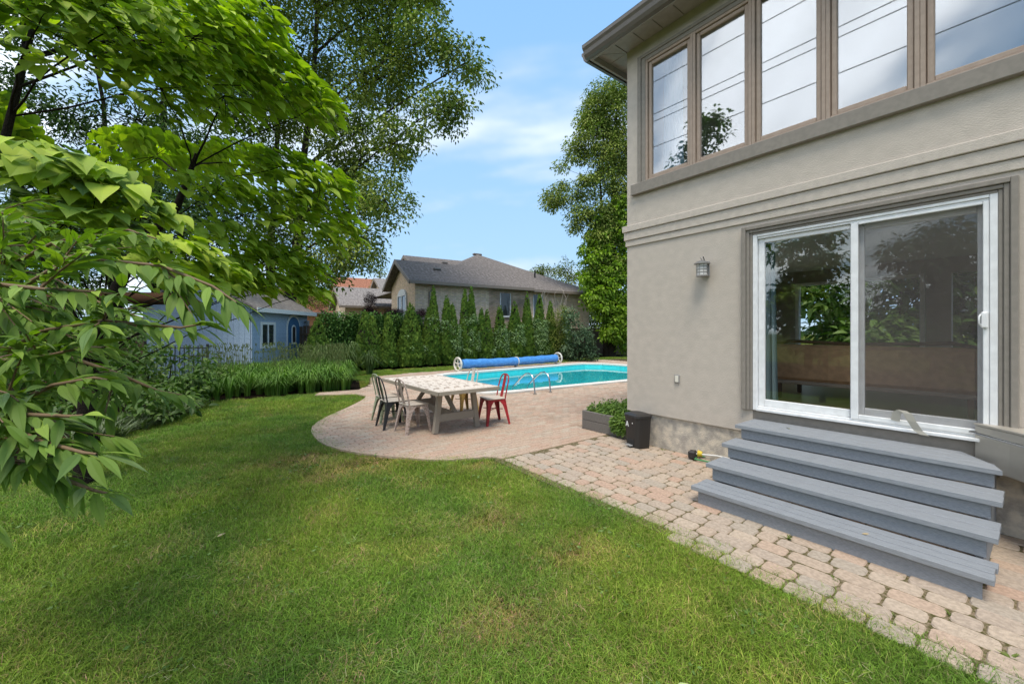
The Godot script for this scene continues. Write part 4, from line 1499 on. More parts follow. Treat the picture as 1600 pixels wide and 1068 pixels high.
func make_small_things() -> void:
	# pedal bin
	var b := hthing("pedal_bin", "black plastic pedal bin with a white letter by the wall corner", "bin", Vector3(4.90, 0, -3.52), -0.25)
	var m := MB.new()
	var ring0 := []
	var ring1 := []
	var prof := []
	for k in 20:
		var a := TAU * k / 20
		var r := 1.0 / pow(pow(absf(cos(a)), 4.0) + pow(absf(sin(a)), 4.0), 0.25)
		prof.append(Vector2(cos(a) * r, sin(a) * r))
	var lv := [[0.0, 0.118, 0.135], [0.02, 0.125, 0.142], [0.40, 0.142, 0.162], [0.42, 0.146, 0.166]]
	for i in lv.size() - 1:
		for k in 20:
			var j := (k + 1) % 20
			var p: Vector2 = prof[k]
			var q: Vector2 = prof[j]
			# closed all round; a dark block below stands for the pedal opening
			m.quad(Vector3(p.x * lv[i][1], lv[i][0], p.y * lv[i][2]), Vector3(p.x * lv[i + 1][1], lv[i + 1][0], p.y * lv[i + 1][2]), Vector3(q.x * lv[i + 1][1], lv[i + 1][0], q.y * lv[i + 1][2]), Vector3(q.x * lv[i][1], lv[i][0], q.y * lv[i][2]))
	part("body", m.done(), M.plastic_black, b)
	m = MB.new()
	for i in 2:
		var l0: Array = [[0.422, 0.153, 0.172], [0.45, 0.15, 0.17]][i]
		var l1: Array = [[0.45, 0.15, 0.17], [0.472, 0.1, 0.12]][i]
		for k in 20:
			var p: Vector2 = prof[k]
			var q: Vector2 = prof[(k + 1) % 20]
			m.quad(Vector3(p.x * l0[1], l0[0], p.y * l0[2]), Vector3(p.x * l1[1], l1[0], p.y * l1[2]), Vector3(q.x * l1[1], l1[0], q.y * l1[2]), Vector3(q.x * l0[1], l0[0], q.y * l0[2]))
	for k in 20:
		var p: Vector2 = prof[k]
		var q: Vector2 = prof[(k + 1) % 20]
		m.tri(Vector3(p.x * 0.1, 0.472, p.y * 0.12), Vector3(0, 0.476, 0), Vector3(q.x * 0.1, 0.472, q.y * 0.12))
	part("lid", m.done(), M.plastic_black, b)
	boxpart("pedal_recess", Vector3(-0.124, 0.075, 0), Vector3(0.02, 0.085, 0.13), M.dark_gap, b, 0.003)  # dark block, coloured as the shade in the pedal opening
	boxpart("pedal", Vector3(-0.15, 0.035, 0), Vector3(0.06, 0.014, 0.11), M.plastic_grey, b, 0.004)
	var tm := TextMesh.new()
	var sf := SystemFont.new()
	sf.font_names = PackedStringArray(["Droid Sans"])
	sf.font_weight = 700
	tm.font = sf
	tm.text = "A"
	tm.font_size = 24
	tm.pixel_size = 0.0042
	tm.depth = 0.002
	part("letter", tm, M.white_print, b, Transform3D(Basis(Vector3.UP, -PI / 2), Vector3(-0.141, 0.32, -0.055)))
	boxpart("label_dot", Vector3(-0.1425, 0.345, 0.055), Vector3(0.002, 0.018, 0.014), M.white_print, b, 0.0)
	# timber planter
	var p := hthing("timber_planter", "weathered grey timber planter full of green herbs beside the wall corner", "planter", Vector3(5.75, 0, -4.25))
	for i in 2:
		boxpart("side_plank", Vector3(-0.66, 0.075 + i * 0.152, -0.0), Vector3(0.045, 0.148, 0.98), M.timber_grey, p, 0.006)
		boxpart("side_plank", Vector3(0.66, 0.075 + i * 0.152, -0.0), Vector3(0.045, 0.148, 0.98), M.timber_grey, p, 0.006)
		boxpart("end_plank", Vector3(0, 0.075 + i * 0.152, -0.465), Vector3(1.27, 0.148, 0.045), M.timber_grey, p, 0.006)
		boxpart("end_plank", Vector3(0, 0.075 + i * 0.152, 0.42), Vector3(1.27, 0.148, 0.045), M.timber_grey, p, 0.006)
	boxpart("soil", Vector3(0, 0.13, 0), Vector3(1.26, 0.24, 0.88), M.bed_soil, p, 0.0)
	var xfs := []
	var cols := []
	for i in 420:
		var at := Vector3(rng.randf_range(-0.62, 0.62), 0.27 + rng.randf_range(0, 0.14), rng.randf_range(-0.42, 0.42))
		if i > 330:
			at = Vector3(-0.68 - rng.randf_range(0, 0.05), rng.randf_range(0.1, 0.32), rng.randf_range(0.2, 0.44))
		xfs.append(Transform3D(Basis(rand_dir(), rng.randf() * 1.2).scaled_local(Vector3.ONE * rng.randf_range(0.05, 0.1)), at))
		cols.append(tint(Color(0.10, 0.19, 0.03), Color(0.19, 0.29, 0.05), rng.randf(), 1.0))
	scatter("herb_foliage", leaf_spray(14, 0.7, 0.7, 5), M.leaf_soft, xfs, cols, p)
	# oscillating sprinkler
	var s := hthing("lawn_sprinkler", "small lawn sprinkler with a yellow and black head beside the steps", "sprinkler", Vector3(5.0, 0, -2.62), 0.25)
	m = MB.new()
	m.tube([Vector3(-0.1, 0.03, -0.08), Vector3(0.12, 0.02, -0.1), Vector3(0.12, 0.02, 0.42)], [0.012], 6)
	m.tube([Vector3(-0.1, 0.03, -0.08), Vector3(-0.1, 0.02, 0.42), Vector3(0.12, 0.02, 0.42)], [0.012], 6)
	part("base_frame", m.done(), M.plastic_green, s)
	m = MB.new()
	m.tube([Vector3(-0.02, 0.075, -0.1), Vector3(0.0, 0.09, 0.15), Vector3(0.0, 0.075, 0.42)], [0.009], 8)
	part("spray_bar", m.done(), M.white_wood, s)
	boxpart("motor_housing", Vector3(-0.02, 0.06, -0.13), Vector3(0.1, 0.1, 0.09), M.plastic_black, s, 0.015)
	m = MB.new()
	m.tube([Vector3(-0.0, 0.08, -0.07), Vector3(0.0, 0.08, -0.02)], [0.042, 0.03], 10)
	part("dial", m.done(), M.plastic_yellow, s)
	# weeds in the joints of the path
	var wm := MB.new()
	wm.tinted = true
	for k in 16:
		var a := rng.randf() * TAU
		var d := Vector3(cos(a), rng.randf_range(0.25, 1.0), sin(a)) * rng.randf_range(0.02, 0.05)
		wm.col = grey(rng.randf_range(0.8, 1.3))
		leaf_shape(wm, leaf_xf(Vector3.ZERO, d, Vector3.UP + rand_dir() * 0.3, d.length()), [[0.0, 0.05], [0.4, 0.11], [1.0, 0.0]], 0.3, 0.2)
	var wmesh := wm.done()
	for q in [Vector2(3.3, -0.85), Vector2(3.42, -0.35), Vector2(3.15, -0.55), Vector2(3.5, 0.0), Vector2(3.67, -0.6), Vector2(3.2, -0.12), Vector2(3.66, -1.25), Vector2(3.6, -1.95), Vector2(3.75, -2.2), Vector2(4.3, -2.35), Vector2(4.85, -2.95), Vector2(5.02, -3.2), Vector2(3.4, 0.15), Vector2(3.75, 0.1), Vector2(4.1, -0.02), Vector2(3.05, -0.9), Vector2(3.52, -2.7), Vector2(4.0, -3.0)]:
		var w := hthing("joint_weed", "small green weed sprouting from a joint in the stone path", "weed", Vector3(q.x, -0.01, q.y), rng.randf() * 6.0, "weeds between the path stones")
		var o := MultiMesh.new()
		scatter("leaves", wmesh, M.leaf_soft, [Transform3D(Basis.from_scale(Vector3.ONE * rng.randf_range(0.5, 1.1)), Vector3.ZERO)], [Color(0.15, 0.2, 0.04)], w)
	# fallen leaves
	var lf := single_leaf(LANCE, 0.15, 0.3)
	for q in [[Vector3(1.72, 0.02, -1.02), 0.4, 0.13, "pale green fallen leaf lying on the lawn near the path", lin(0.33, 0.40, 0.16)], [Vector3(4.80, 0.616, -1.62), 2.2, 0.1, "curled olive leaf lying on the top wooden step", lin(0.22, 0.22, 0.06)], [Vector3(-0.78, 0.02, -2.56), 1.2, 0.1, "pale fallen leaf on the lawn at the left foreground", lin(0.40, 0.42, 0.22)], [Vector3(3.78, 0.16, -0.82), 0.9, 0.09, "small tan leaf lying on the lowest wooden step", lin(0.36, 0.28, 0.16)], [Vector3(0.1, 0.025, -3.9), 2.4, 0.09, "tan dry leaf lying in the middle of the lawn", lin(0.42, 0.34, 0.2)]]:
		var fm := StandardMaterial3D.new()
		fm.albedo_color = q[4]
		fm.roughness = 0.8
		var l := hthing("fallen_leaf", q[3], "leaf", q[0], q[1])
		part("blade", lf, fm, l, Transform3D(Basis(Vector3.BACK, 0.2).scaled_local(Vector3.ONE * q[2]), Vector3.ZERO))

# ------------------------------------------------------------------ shed, fences, neighbours
func make_shed() -> void:
	var s := thing("garden_shed", "blue wooden garden shed with an arched blue door and white window", "shed", Vector3(-11.0, 0, -16.2))
	var x1 := 1.9
	var x0 := -1.9
	var zf := 1.9
	var zb := -1.95
	var m := MB.new()
	m.prism([Vector2(x0, -0.1), Vector2(x1 - 0.03, -0.1), Vector2(x1 - 0.03, 2.45), Vector2(0, 3.45), Vector2(x0, 2.45)], zb, zf - 0.03)
	part("core", m.done(), M.dark_gap, s)
	m = MB.new()
	var y_top := func(x: float) -> float: return 2.45 + (1.9 - absf(x)) * 0.526
	var x := x0
	while x < x1 - 0.05:
		var xe := minf(x + 0.19, x1)
		m.prism([Vector2(x, -0.1), Vector2(xe, -0.1), Vector2(xe, y_top.call(xe)), Vector2(x, y_top.call(x))], zf - 0.028, zf)
		x += 0.198
	part("end_wall", m.done(), M.shed_blue, s)
	# long wall with the arched doorway cut out between boards
	m = MB.new()
	var z := zb
	while z < zf - 0.05:
		var ze := minf(z + 0.192, zf)
		hbox(m, x1 - 0.028, x1, -0.1, 2.46, z, ze)
		z += 0.198
	part("front_wall", m.done(), M.shed_blue, s)
	m = MB.new()
	hbox(m, x1 - 0.01, x1 + 0.02, -0.1, 2.45, zf - 0.08, zf + 0.012)
	part("corner_board", m.done(), M.shed_blue, s)
	m = MB.new()
	hbox(m, x1 - 0.01, x1 + 0.02, -0.1, 2.45, zb, zb + 0.08)
	part("corner_board", m.done(), M.shed_blue, s)
	# window
	m = MB.new()
	var wz0 := 0.49
	var wz1 := 1.43
	var wy0 := 1.0
	var wy1 := 1.97
	for q in [[wz0, wz0 + 0.11, wy0, wy1], [wz1 - 0.11, wz1, wy0, wy1], [wz0 + 0.11, wz1 - 0.11, wy0, wy0 + 0.12], [wz0 + 0.11, wz1 - 0.11, wy1 - 0.1, wy1], [0.93, 0.99, wy0 + 0.12, wy1 - 0.1]]:
		hbox(m, x1 + 0.001, x1 + 0.035, q[2], q[3], q[0], q[1])
	var w := part("window", m.done(), M.white_wood, s)
	m = MB.new()
	hbox(m, x1 + 0.001, x1 + 0.008, wy0 + 0.1, wy1 - 0.08, wz0 + 0.09, wz1 - 0.09)
	part("pane", m.done(), M.dark_glass, w)
	# arched door in a white surround
	var arch := func(c: float, hw: float, y0: float, spring: float) -> Array:
		var out := [Vector2(c - hw, y0), Vector2(c + hw, y0)]
		for k in 13:
			var a := PI * k / 12
			out.append(Vector2(c + hw * cos(a), spring + hw * sin(a)))
		return out
	var turn := Transform3D(Basis(Vector3(0, 0, -1), Vector3.UP, Vector3(1, 0, 0)), Vector3.ZERO)
	m = MB.new()
	m.prism(arch.call(0.82, 0.53, 0.0, 1.78), x1 + 0.002, x1 + 0.02, turn)
	part("door_surround", m.done(), M.white_wood, s)
	m = MB.new()
	m.prism(arch.call(0.82, 0.43, 0.0, 1.78), x1 + 0.022, x1 + 0.04, turn)
	var d := part("door", m.done(), M.shed_door, s)
	m = MB.new()
	m.prism(arch.call(0.78, 0.17, 1.1, 1.72), x1 + 0.042, x1 + 0.055, turn)
	part("window_frame", m.done(), M.white_wood, d)
	m = MB.new()
	m.prism(arch.call(0.78, 0.11, 1.17, 1.72), x1 + 0.057, x1 + 0.062, turn)
	part("pane", m.done(), M.dark_glass, d)
	m = MB.new()
	m.tube([Vector3(x1 + 0.04, 0.95, -1.14), Vector3(x1 + 0.09, 0.95, -1.14)], [0.02, 0.03], 8)
	part("door_knob", m.done(), M.steel, d)
	# roof
	m = MB.new()
	m.prism([Vector2(2.22, 2.36), Vector2(0, 3.53), Vector2(-2.22, 2.36), Vector2(-2.22, 2.44), Vector2(0, 3.62), Vector2(2.22, 2.44)], zb - 0.2, zf + 0.22)
	part("roof", m.done(), M.roof_shed, s)
	m = MB.new()
	hbox(m, 2.222, 2.25, 2.30, 2.45, zb - 0.2, zf + 0.22)
	part("fascia", m.done(), M.white_wood, s)
	m = MB.new()
	m.tube([Vector3(x1, 2.02, -1.75), Vector3(x1 + 0.1, 2.05, -1.75)], [0.03], 6)
	m.box(Vector3(x1 + 0.13, 1.98, -1.75), Vector3(0.13, 0.24, 0.13), 0.02)
	part("door_lamp", m.done(), M.pewter, s)

# a house wing: a box of walls from s0 to s1 along the eave and p0 to p1 back, with a gable ridge along s
func gable_wing(root: Node3D, s0: float, s1: float, p0: float, p1: float, eave: float, ridge: float, wall: Material, roof: Material, hang := 0.45) -> void:
	var mid := (p0 + p1) * 0.5
	var m := MB.new()
	m.prism([Vector2(p0, -0.5), Vector2(p1, -0.5), Vector2(p1, eave), Vector2(mid, ridge - 0.1), Vector2(p0, eave)], s0, s1, Transform3D(Basis(Vector3(0, 0, -1), Vector3.UP, Vector3(1, 0, 0)), Vector3.ZERO))
	part("wall", m.done(), wall, root)
	m = MB.new()
	var k := (ridge - eave) / (mid - p0)
	var a := Vector2(p0 - hang, eave - hang * k)
	var b := Vector2(p1 + hang, eave - hang * k)
	m.prism([a, Vector2(mid, ridge), b, b + Vector2(0, 0.16), Vector2(mid, ridge + 0.17), a + Vector2(0, 0.16)], s0 - hang, s1, Transform3D(Basis(Vector3(0, 0, -1), Vector3.UP, Vector3(1, 0, 0)), Vector3.ZERO))
	part("roof", m.done(), roof, root)
	m = MB.new()
	m.box(Vector3((s0 + s1 - hang) * 0.5, a.y + 0.07, -a.x + 0.05), Vector3(s1 - s0 + hang, 0.17, 0.1))
	m.prism([a + Vector2(0, -0.06), Vector2(mid, ridge - 0.06), b + Vector2(0, -0.06), b + Vector2(0, 0.17), Vector2(mid, ridge + 0.18), a + Vector2(0, 0.17)], s0 - hang - 0.04, s0 - hang, Transform3D(Basis(Vector3(0, 0, -1), Vector3.UP, Vector3(1, 0, 0)), Vector3.ZERO))
	part("fascia", m.done(), M.fascia_brown, root)

func make_neighbours() -> void:
	# beige brick house beyond the cedars; local x runs along its eave, -z goes back
	var turn := atan2(6.73, 11.03)
	var h := thing("neighbour_house", "beige brick house with a broad grey hipped roof behind the cedar hedge", "house", Vector3(-5.45, 0, -21.8), turn)
	gable_wing(h, 0.45, 8.0, 0.45, 5.25, 4.45, 5.72, M.brick_beige, M.roof_grey)
	gable_wing(h, 2.2, 8.0, 2.4, 11.6, 4.6, 6.8, M.brick_beige, M.roof_grey)
	var m := MB.new()
	hbox(m, 5.0, 13.05, -0.5, 4.44, -12.2, -0.45)
	part("wall", m.done(), M.brick_beige, h)
	m = MB.new()
	var e := [Vector3(0.84, 4.27, 0), Vector3(13.5, 4.27, 0), Vector3(13.5, 4.27, -12.66), Vector3(0.84, 4.27, -12.66)]
	var top := Vector3(7.17, 7.45, -6.33)
	var lift := Vector3(0, 0.03, 0)
	for i in 4:
		m.tri(e[i] + lift, e[(i + 1) % 4] + lift, top)
	m.quad(e[3] + lift, e[2] + lift, e[1] + lift, e[0] + lift)
	part("roof", m.done(), M.roof_grey, h)
	m = MB.new()
	hbox(m, 8.0, 13.52, 4.14, 4.30, -0.03, 0.06)
	part("gutter", m.done(), M.fascia_brown, h)
	# gable window with a white arched head
	var side := Transform3D(Basis(Vector3(0, 0, -1), Vector3.UP, Vector3(1, 0, 0)), Vector3.ZERO)
	var lun := []
	for k in 9:
		var a := PI * k / 8
		lun.append(Vector2(2.75 + 0.85 * cos(a), 3.72 + 0.42 * sin(a)))
	m = MB.new()
	m.prism(lun, 0.36, 0.44, side)
	hbox(m, 0.36, 0.44, 2.0, 3.72, -3.62, -3.53)
	hbox(m, 0.36, 0.44, 2.0, 3.72, -1.97, -1.88)
	hbox(m, 0.36, 0.44, 2.0, 3.72, -2.79, -2.71)
	var w := part("window", m.done(), M.white_wood, h)
	m = MB.new()
	hbox(m, 0.39, 0.43, 2.0, 3.7, -3.52, -1.98)
	part("pane", m.done(), M.dark_glass, w)
	for x in [6.15, 8.62]:
		m = MB.new()
		hbox(m, x - 0.38, x - 0.33, 2.6, 4.0, -0.45, -0.39)
		hbox(m, x + 0.33, x + 0.38, 2.6, 4.0, -0.45, -0.39)
		hbox(m, x - 0.42, x + 0.42, 2.5, 2.6, -0.45, -0.36)
		w = part("window", m.done(), M.white_wood, h)
		m = MB.new()
		hbox(m, x - 0.33, x + 0.33, 2.6, 4.0, -0.45, -0.42)
		part("pane", m.done(), M.dark_glass, w)
	m = MB.new()
	m.tube([Vector3(1.45, 4.2, -0.05), Vector3(1.4, 4.0, -0.2), Vector3(1.25, 3.8, -0.4), Vector3(1.25, 0, -0.4)], [0.05], 6)
	part("downspout", m.done(), M.fascia_brown, h)
	for q in [[Vector3(2.2, 5.35, -1.75), Vector3(0.45, 0.16, 0.3)], [Vector3(4.4, 6.52, -6.0), Vector3(0.4, 0.16, 0.3)], [Vector3(7.2, 7.45, -6.4), Vector3(0.7, 0.14, 0.3)]]:
		boxpart("roof_vent", q[0], q[1], M.gutter, h, 0.04)
	m = MB.new()
	m.tube([Vector3(9.6, 5.3, -2.2), Vector3(9.6, 5.9, -2.2)], [0.06], 8)
	part("vent_pipe", m.done(), M.plastic_black, h)
	# the grey-roofed house further left
	var g := thing("neighbour_house", "lower beige house with a pale grey roof, left of the hipped one", "house", Vector3(-13.2, 0, -31.5), turn)
	gable_wing(g, 0.4, 9.5, 0.4, 5.4, 3.75, 5.2, M.brick_beige, M.roof_grey_pale)
	gable_wing(g, 4.5, 16.0, 1.6, 12.0, 3.9, 6.6, M.brick_beige, M.roof_grey_pale)
	lun = []
	for k in 9:
		var a := PI * k / 8
		lun.append(Vector2(2.9 + 0.8 * cos(a), 2.75 + 0.55 * sin(a)))
	m = MB.new()
	m.prism(lun, 0.3, 0.39, side)
	hbox(m, 0.3, 0.39, 1.2, 2.75, -3.7, -3.55)
	hbox(m, 0.3, 0.39, 1.2, 2.75, -2.25, -2.1)
	w = part("window", m.done(), M.white_wood, g)
	m = MB.new()
	hbox(m, 0.34, 0.38, 1.2, 2.75, -3.55, -2.25)
	part("pane", m.done(), M.dark_glass, w)
	# the orange-roofed house behind
	var o := thing("neighbour_house", "orange brick house with an orange tiled roof at the far left", "house", Vector3(-24.5, 0, -42.0), turn)
	gable_wing(o, 0.4, 9.0, 0.4, 6.4, 3.9, 6.2, M.brick_orange, M.roof_orange)
	gable_wing(o, 7.0, 18.0, 1.5, 13.0, 4.2, 8.4, M.brick_orange, M.roof_orange)
	for s in [[-0.06, -0.9], [-0.06, -3.4], [-0.06, -5.6]]:
		m = MB.new()
		hbox(m, 0.22, 0.39, 0, 3.9, s[1] - 0.18, s[1] + 0.18)
		part("pilaster", m.done(), M.brick_orange, o)

func make_fences() -> void:
	# ivy-grown board fence along the back of the garden
	var f := hthing("board_fence", "weathered brown board fence behind the pool, partly overgrown", "fence", Vector3(14, 0, -19.4))
	var m := MB.new()
	var x := -10.6
	while x < 14.0:
		var h := 1.85 + rng.randf_range(-0.02, 0.02)
		m.box(Vector3(x, h * 0.5, 0), Vector3(0.135, h, 0.022), 0.0, Basis(Vector3.UP, rng.randf_range(-0.02, 0.02)))
		x += 0.147
	part("boards", m.done(), M.fence_wood, f)
	for y in [0.45, 1.5]:
		boxpart("rail", Vector3(1.7, y, 0.04), Vector3(24.6, 0.09, 0.045), M.fence_wood, f, 0.0)
	# the overgrowth itself
	var v := hthing("ivy_hedge", "dark leafy vine hedge covering the fence beside the shed", "hedge", Vector3(5.5, 0, -18.6))
	var xfs := []
	var cols := []
	for i in 2400:
		var q := Vector3(rng.randf_range(-1.5, 3.0), rng.randf_range(0.05, 2.2) + rng.randf_range(-0.1, 0.22), rng.randf_range(-0.4, 0.45))
		xfs.append(Transform3D(Basis(Vector3.UP, rng.randf() * TAU) * Basis(Vector3.RIGHT, rng.randf_range(0.2, 1.2)) * Basis.from_scale(Vector3.ONE * rng.randf_range(0.14, 0.24)), q))
		cols.append(tint(Color(0.055, 0.125, 0.03), Color(0.15, 0.27, 0.055), pow(rng.randf(), 1.5), 1.0))
	scatter("foliage", leaf_spray(12, 0.6, 0.8, 91), M.leaf_far, xfs, cols, v)
	# black metal railings and brown lattice left of the shed
	var r := thing("iron_railing", "black iron railing beside the slate end wall of the shed", "railing", Vector3(-9.6, 0, -12.9))
	for i in 12:
		boxpart("baluster", Vector3(-0.15 - i * 0.145, 0.62, 0), Vector3(0.022, 1.1, 0.022), M.black_iron, r, 0.0)
	for y in [0.16, 0.85, 1.1]:
		boxpart("rail", Vector3(-0.95, y, 0), Vector3(1.8, 0.035, 0.03), M.black_iron, r, 0.0)
	boxpart("post", Vector3(0, 0.6, 0), Vector3(0.05, 1.25, 0.05), M.black_iron, r, 0.0)
	var l := thing("lattice_screen", "dark brown wooden lattice panel left of the iron railing", "lattice", Vector3(-12.2, 0, -12.8))
	for i in 12:
		boxpart("lath", Vector3(-0.6 + i * 0.11, 0.85, 0.0), Vector3(0.035, 1.6, 0.012), M.fence_wood, l, 0.0)
		boxpart("lath", Vector3(0.0, 0.2 + i * 0.11, 0.014), Vector3(1.3, 0.035, 0.012), M.fence_wood, l, 0.0)
	for sx in [-0.68, 0.68]:
		boxpart("post", Vector3(sx, 0.9, 0), Vector3(0.1, 1.8, 0.1), M.fence_wood, l, 0.0)
	var p := thing("log_pergola", "brown log beam on posts behind the leaves left of the shed", "pergola", Vector3(-11.0, 0, -12.4))
	m = MB.new()
	m.tube([Vector3(-3.2, 2.6, 0), Vector3(-1.0, 2.63, 0), Vector3(1.25, 2.6, 0)], [0.19, 0.18, 0.19], 12)
	part("beam", m.done(), M.log_brown, p)
	for sx in [-3.0, -1.4]:
		m = MB.new()
		m.tube([Vector3(sx, 0, 0), Vector3(sx, 2.44, 0)], [0.1, 0.09], 8)
		part("post", m.done(), M.log_brown, p)
	# garden boundary further left, dark between the trunks
	var d := thing("board_fence", "dark board fence in the shade of the trees at the left", "fence", Vector3(-20.0, 0, -15.0), 0.12)
	m = MB.new()
	for i in 90:
		m.box(Vector3(-6.5 + i * 0.15, 0.95, 0), Vector3(0.14, 1.9, 0.022))
	part("boards", m.done(), M.fence_wood, d)
	boxpart("rail", Vector3(0.2, 1.5, -0.04), Vector3(13.4, 0.09, 0.045), M.fence_wood, d, 0.0)

# ------------------------------------------------------------------ planting
func make_cedars() -> void:
	var spray := MB.new()
	spray.tinted = true
	var r := RandomNumberGenerator.new()
	r.seed = 3
	# a flat upright fan of scale-leaved twigs
	for i in 16:
		var a := r.randf_range(-1.1, 1.1)
		var d := Vector3(sin(a) * 0.6, cos(a), r.randf_range(-0.3, 0.3))
		var p := Vector3(r.randf_range(-0.25, 0.25), r.randf_range(-0.3, 0.3), r.randf_range(-0.1, 0.1))
		spray.col = grey(r.randf_range(0.65, 1.3))
		leaf_shape(spray, leaf_xf(p, d, Vector3(r.randf_range(-0.5, 0.5), 0, 1), r.randf_range(0.35, 0.7)), [[0.0, 0.03], [0.4, 0.13], [0.75, 0.09], [1.0, 0.0]], 0.1, 0.3)
	var sm := spray.done()
	var vine := leaf_spray(12, 0.55, 0.85, 17)
	var words := ["broad low cedar against the shed corner", "twin-topped cedar at the left end of the hedge", "slim cedar third from the shed in the hedge", "wide pointed cedar in front of the gable window", "tall cedar covering the downspout of the brick house", "stepped cedar with a lower second top, right of the tallest left one", "twin-spired tall cedar in the middle of the hedge", "low twin-topped cedar right of the twin spires", "narrow vine-grown cedar below the brick house's first side window", "wide vine-covered cedar in the middle right of the hedge", "tall slim cedar left of the second side window", "cedar wrapped in bluish vine behind the right half of the reel", "smooth pointed cedar near the right end of the reel", "last cedar at the right end of the hedge with a pale tuft beside it"]
	# [x, radius, [[top offset, height]...], vine share]
	var list := [[3.70, 0.58, [[0.0, 2.25]], 0.0], [5.68, 0.66, [[-0.1, 2.6], [0.22, 2.45]], 0.1], [6.57, 0.40, [[0.0, 2.55]], 0.15], [7.63, 0.68, [[0.0, 3.02]], 0.05], [8.76, 0.58, [[0.08, 3.85], [-0.15, 2.9]], 0.35], [9.66, 0.60, [[-0.2, 3.46], [0.12, 3.1]], 0.45], [10.68, 0.56, [[-0.22, 3.84], [0.16, 4.0]], 0.35], [11.62, 0.55, [[-0.2, 2.9], [0.14, 2.85]], 0.25], [12.62, 0.46, [[0.0, 3.16]], 0.7], [13.71, 0.60, [[0.0, 3.36]], 0.7], [14.58, 0.44, [[0.0, 3.9]], 0.3], [15.48, 0.54, [[0.0, 3.87]], 0.8], [16.35, 0.52, [[-0.1, 3.47]], 0.15], [17.42, 0.56, [[-0.05, 3.18]], 0.25]]
	for i in list.size():
		var q: Array = list[i]
		var c := hthing("cedar_tree", words[i], "cedar tree", Vector3(q[0], 0, -17.75 + rng.randf_range(-0.12, 0.12)), 0.0, "cedars in the hedge behind the pool")
		var m := MB.new()
		for t in q[2]:
			m.tube([Vector3(0, -0.02, 0), Vector3(t[0] * 0.5, 0.5, 0), Vector3(t[0], t[1] * 0.93, 0)], [0.07, 0.055, 0.01], 7)
		part("trunk", m.done(), M.bark_dark, c)
		m = MB.new()
		for t in q[2]:
			m.tube([Vector3(t[0] * 0.4, 0.3, 0), Vector3(t[0] * 0.6, 0.7, 0), Vector3(t[0], t[1] * 0.6, 0), Vector3(t[0], t[1] * 0.9, 0)], [q[1] * 0.3, q[1] * 0.6, q[1] * 0.4, 0.02], 10)
		part("inner_twigs", m.done(), M.bark_dark, c)  # solid dark core, its colour standing for shade inside the foliage
		var xfs := []
		var cols := []
		var vx := []
		var vc := []
		var f := FastNoiseLite.new()
		f.seed = 100 + i
		f.frequency = 1.3
		for t in q[2]:
			var n := int(640 * t[1] * q[1] / 0.5) + 60
			for k in n:
				var u := 1.0 - sqrt(rng.randf())
				var y: float = 0.1 + u * (t[1] - 0.16)
				var rr: float = q[1] * (1.0 if q[2].size() == 1 else 0.72) * pow(1.0 - u, 0.72) * (0.82 + 0.18 * smoothstep(0.0, 0.16, u))
				var a := rng.randf() * TAU
				var lump := 1.0 + 0.2 * f.get_noise_3d(cos(a) * 1.2, y * 1.5, sin(a) * 1.2)
				rr = rr * lump * rng.randf_range(0.74, 1.02) + 0.015
				var p := Vector3(t[0] * minf(1.0, y / 0.9) + cos(a) * rr, y, sin(a) * rr)
				var bas := Basis(Vector3.UP, PI / 2 - a + rng.randf_range(-0.9, 0.9)) * Basis(Vector3.RIGHT, rng.randf_range(-0.1, 0.55)) * Basis(Vector3.BACK, rng.randf_range(-0.35, 0.35))
				var sc := rng.randf_range(0.16, 0.25) * (0.55 + 0.45 * (1.0 - u))
				xfs.append(Transform3D(bas.scaled_local(Vector3.ONE * sc), p))
				cols.append(tint(Color(0.085, 0.165, 0.025), Color(0.225, 0.335, 0.05), rng.randf() * 0.8 + 0.5 * f.get_noise_3dv(p * 0.9), rng.randf_range(0.8, 1.2)))
				if rng.randf() < q[3] * 0.42 and u < 0.62 and u > 0.08 and f.get_noise_3dv(p * 0.6 + Vector3(9, 0, 0)) > 0.28 - q[3] * 0.5:
					vx.append(Transform3D(Basis(Vector3.UP, rng.randf() * TAU).scaled_local(Vector3.ONE * rng.randf_range(0.11, 0.18)), Vector3(t[0] * minf(1.0, y / 0.9), 0, 0) * Vector3(1, 0, 1) + Vector3(cos(a) * (rr + 0.06), y, sin(a) * (rr + 0.06))))
					vc.append(tint(Color(0.15, 0.25, 0.09), Color(0.32, 0.44, 0.2), rng.randf(), 1.0))
		scatter("crown", sm, M.leaf_cedar, xfs, cols, c)
		if vx.size():
			scatter("vine_leaves", vine, M.leaf_far, vx, vc, c)

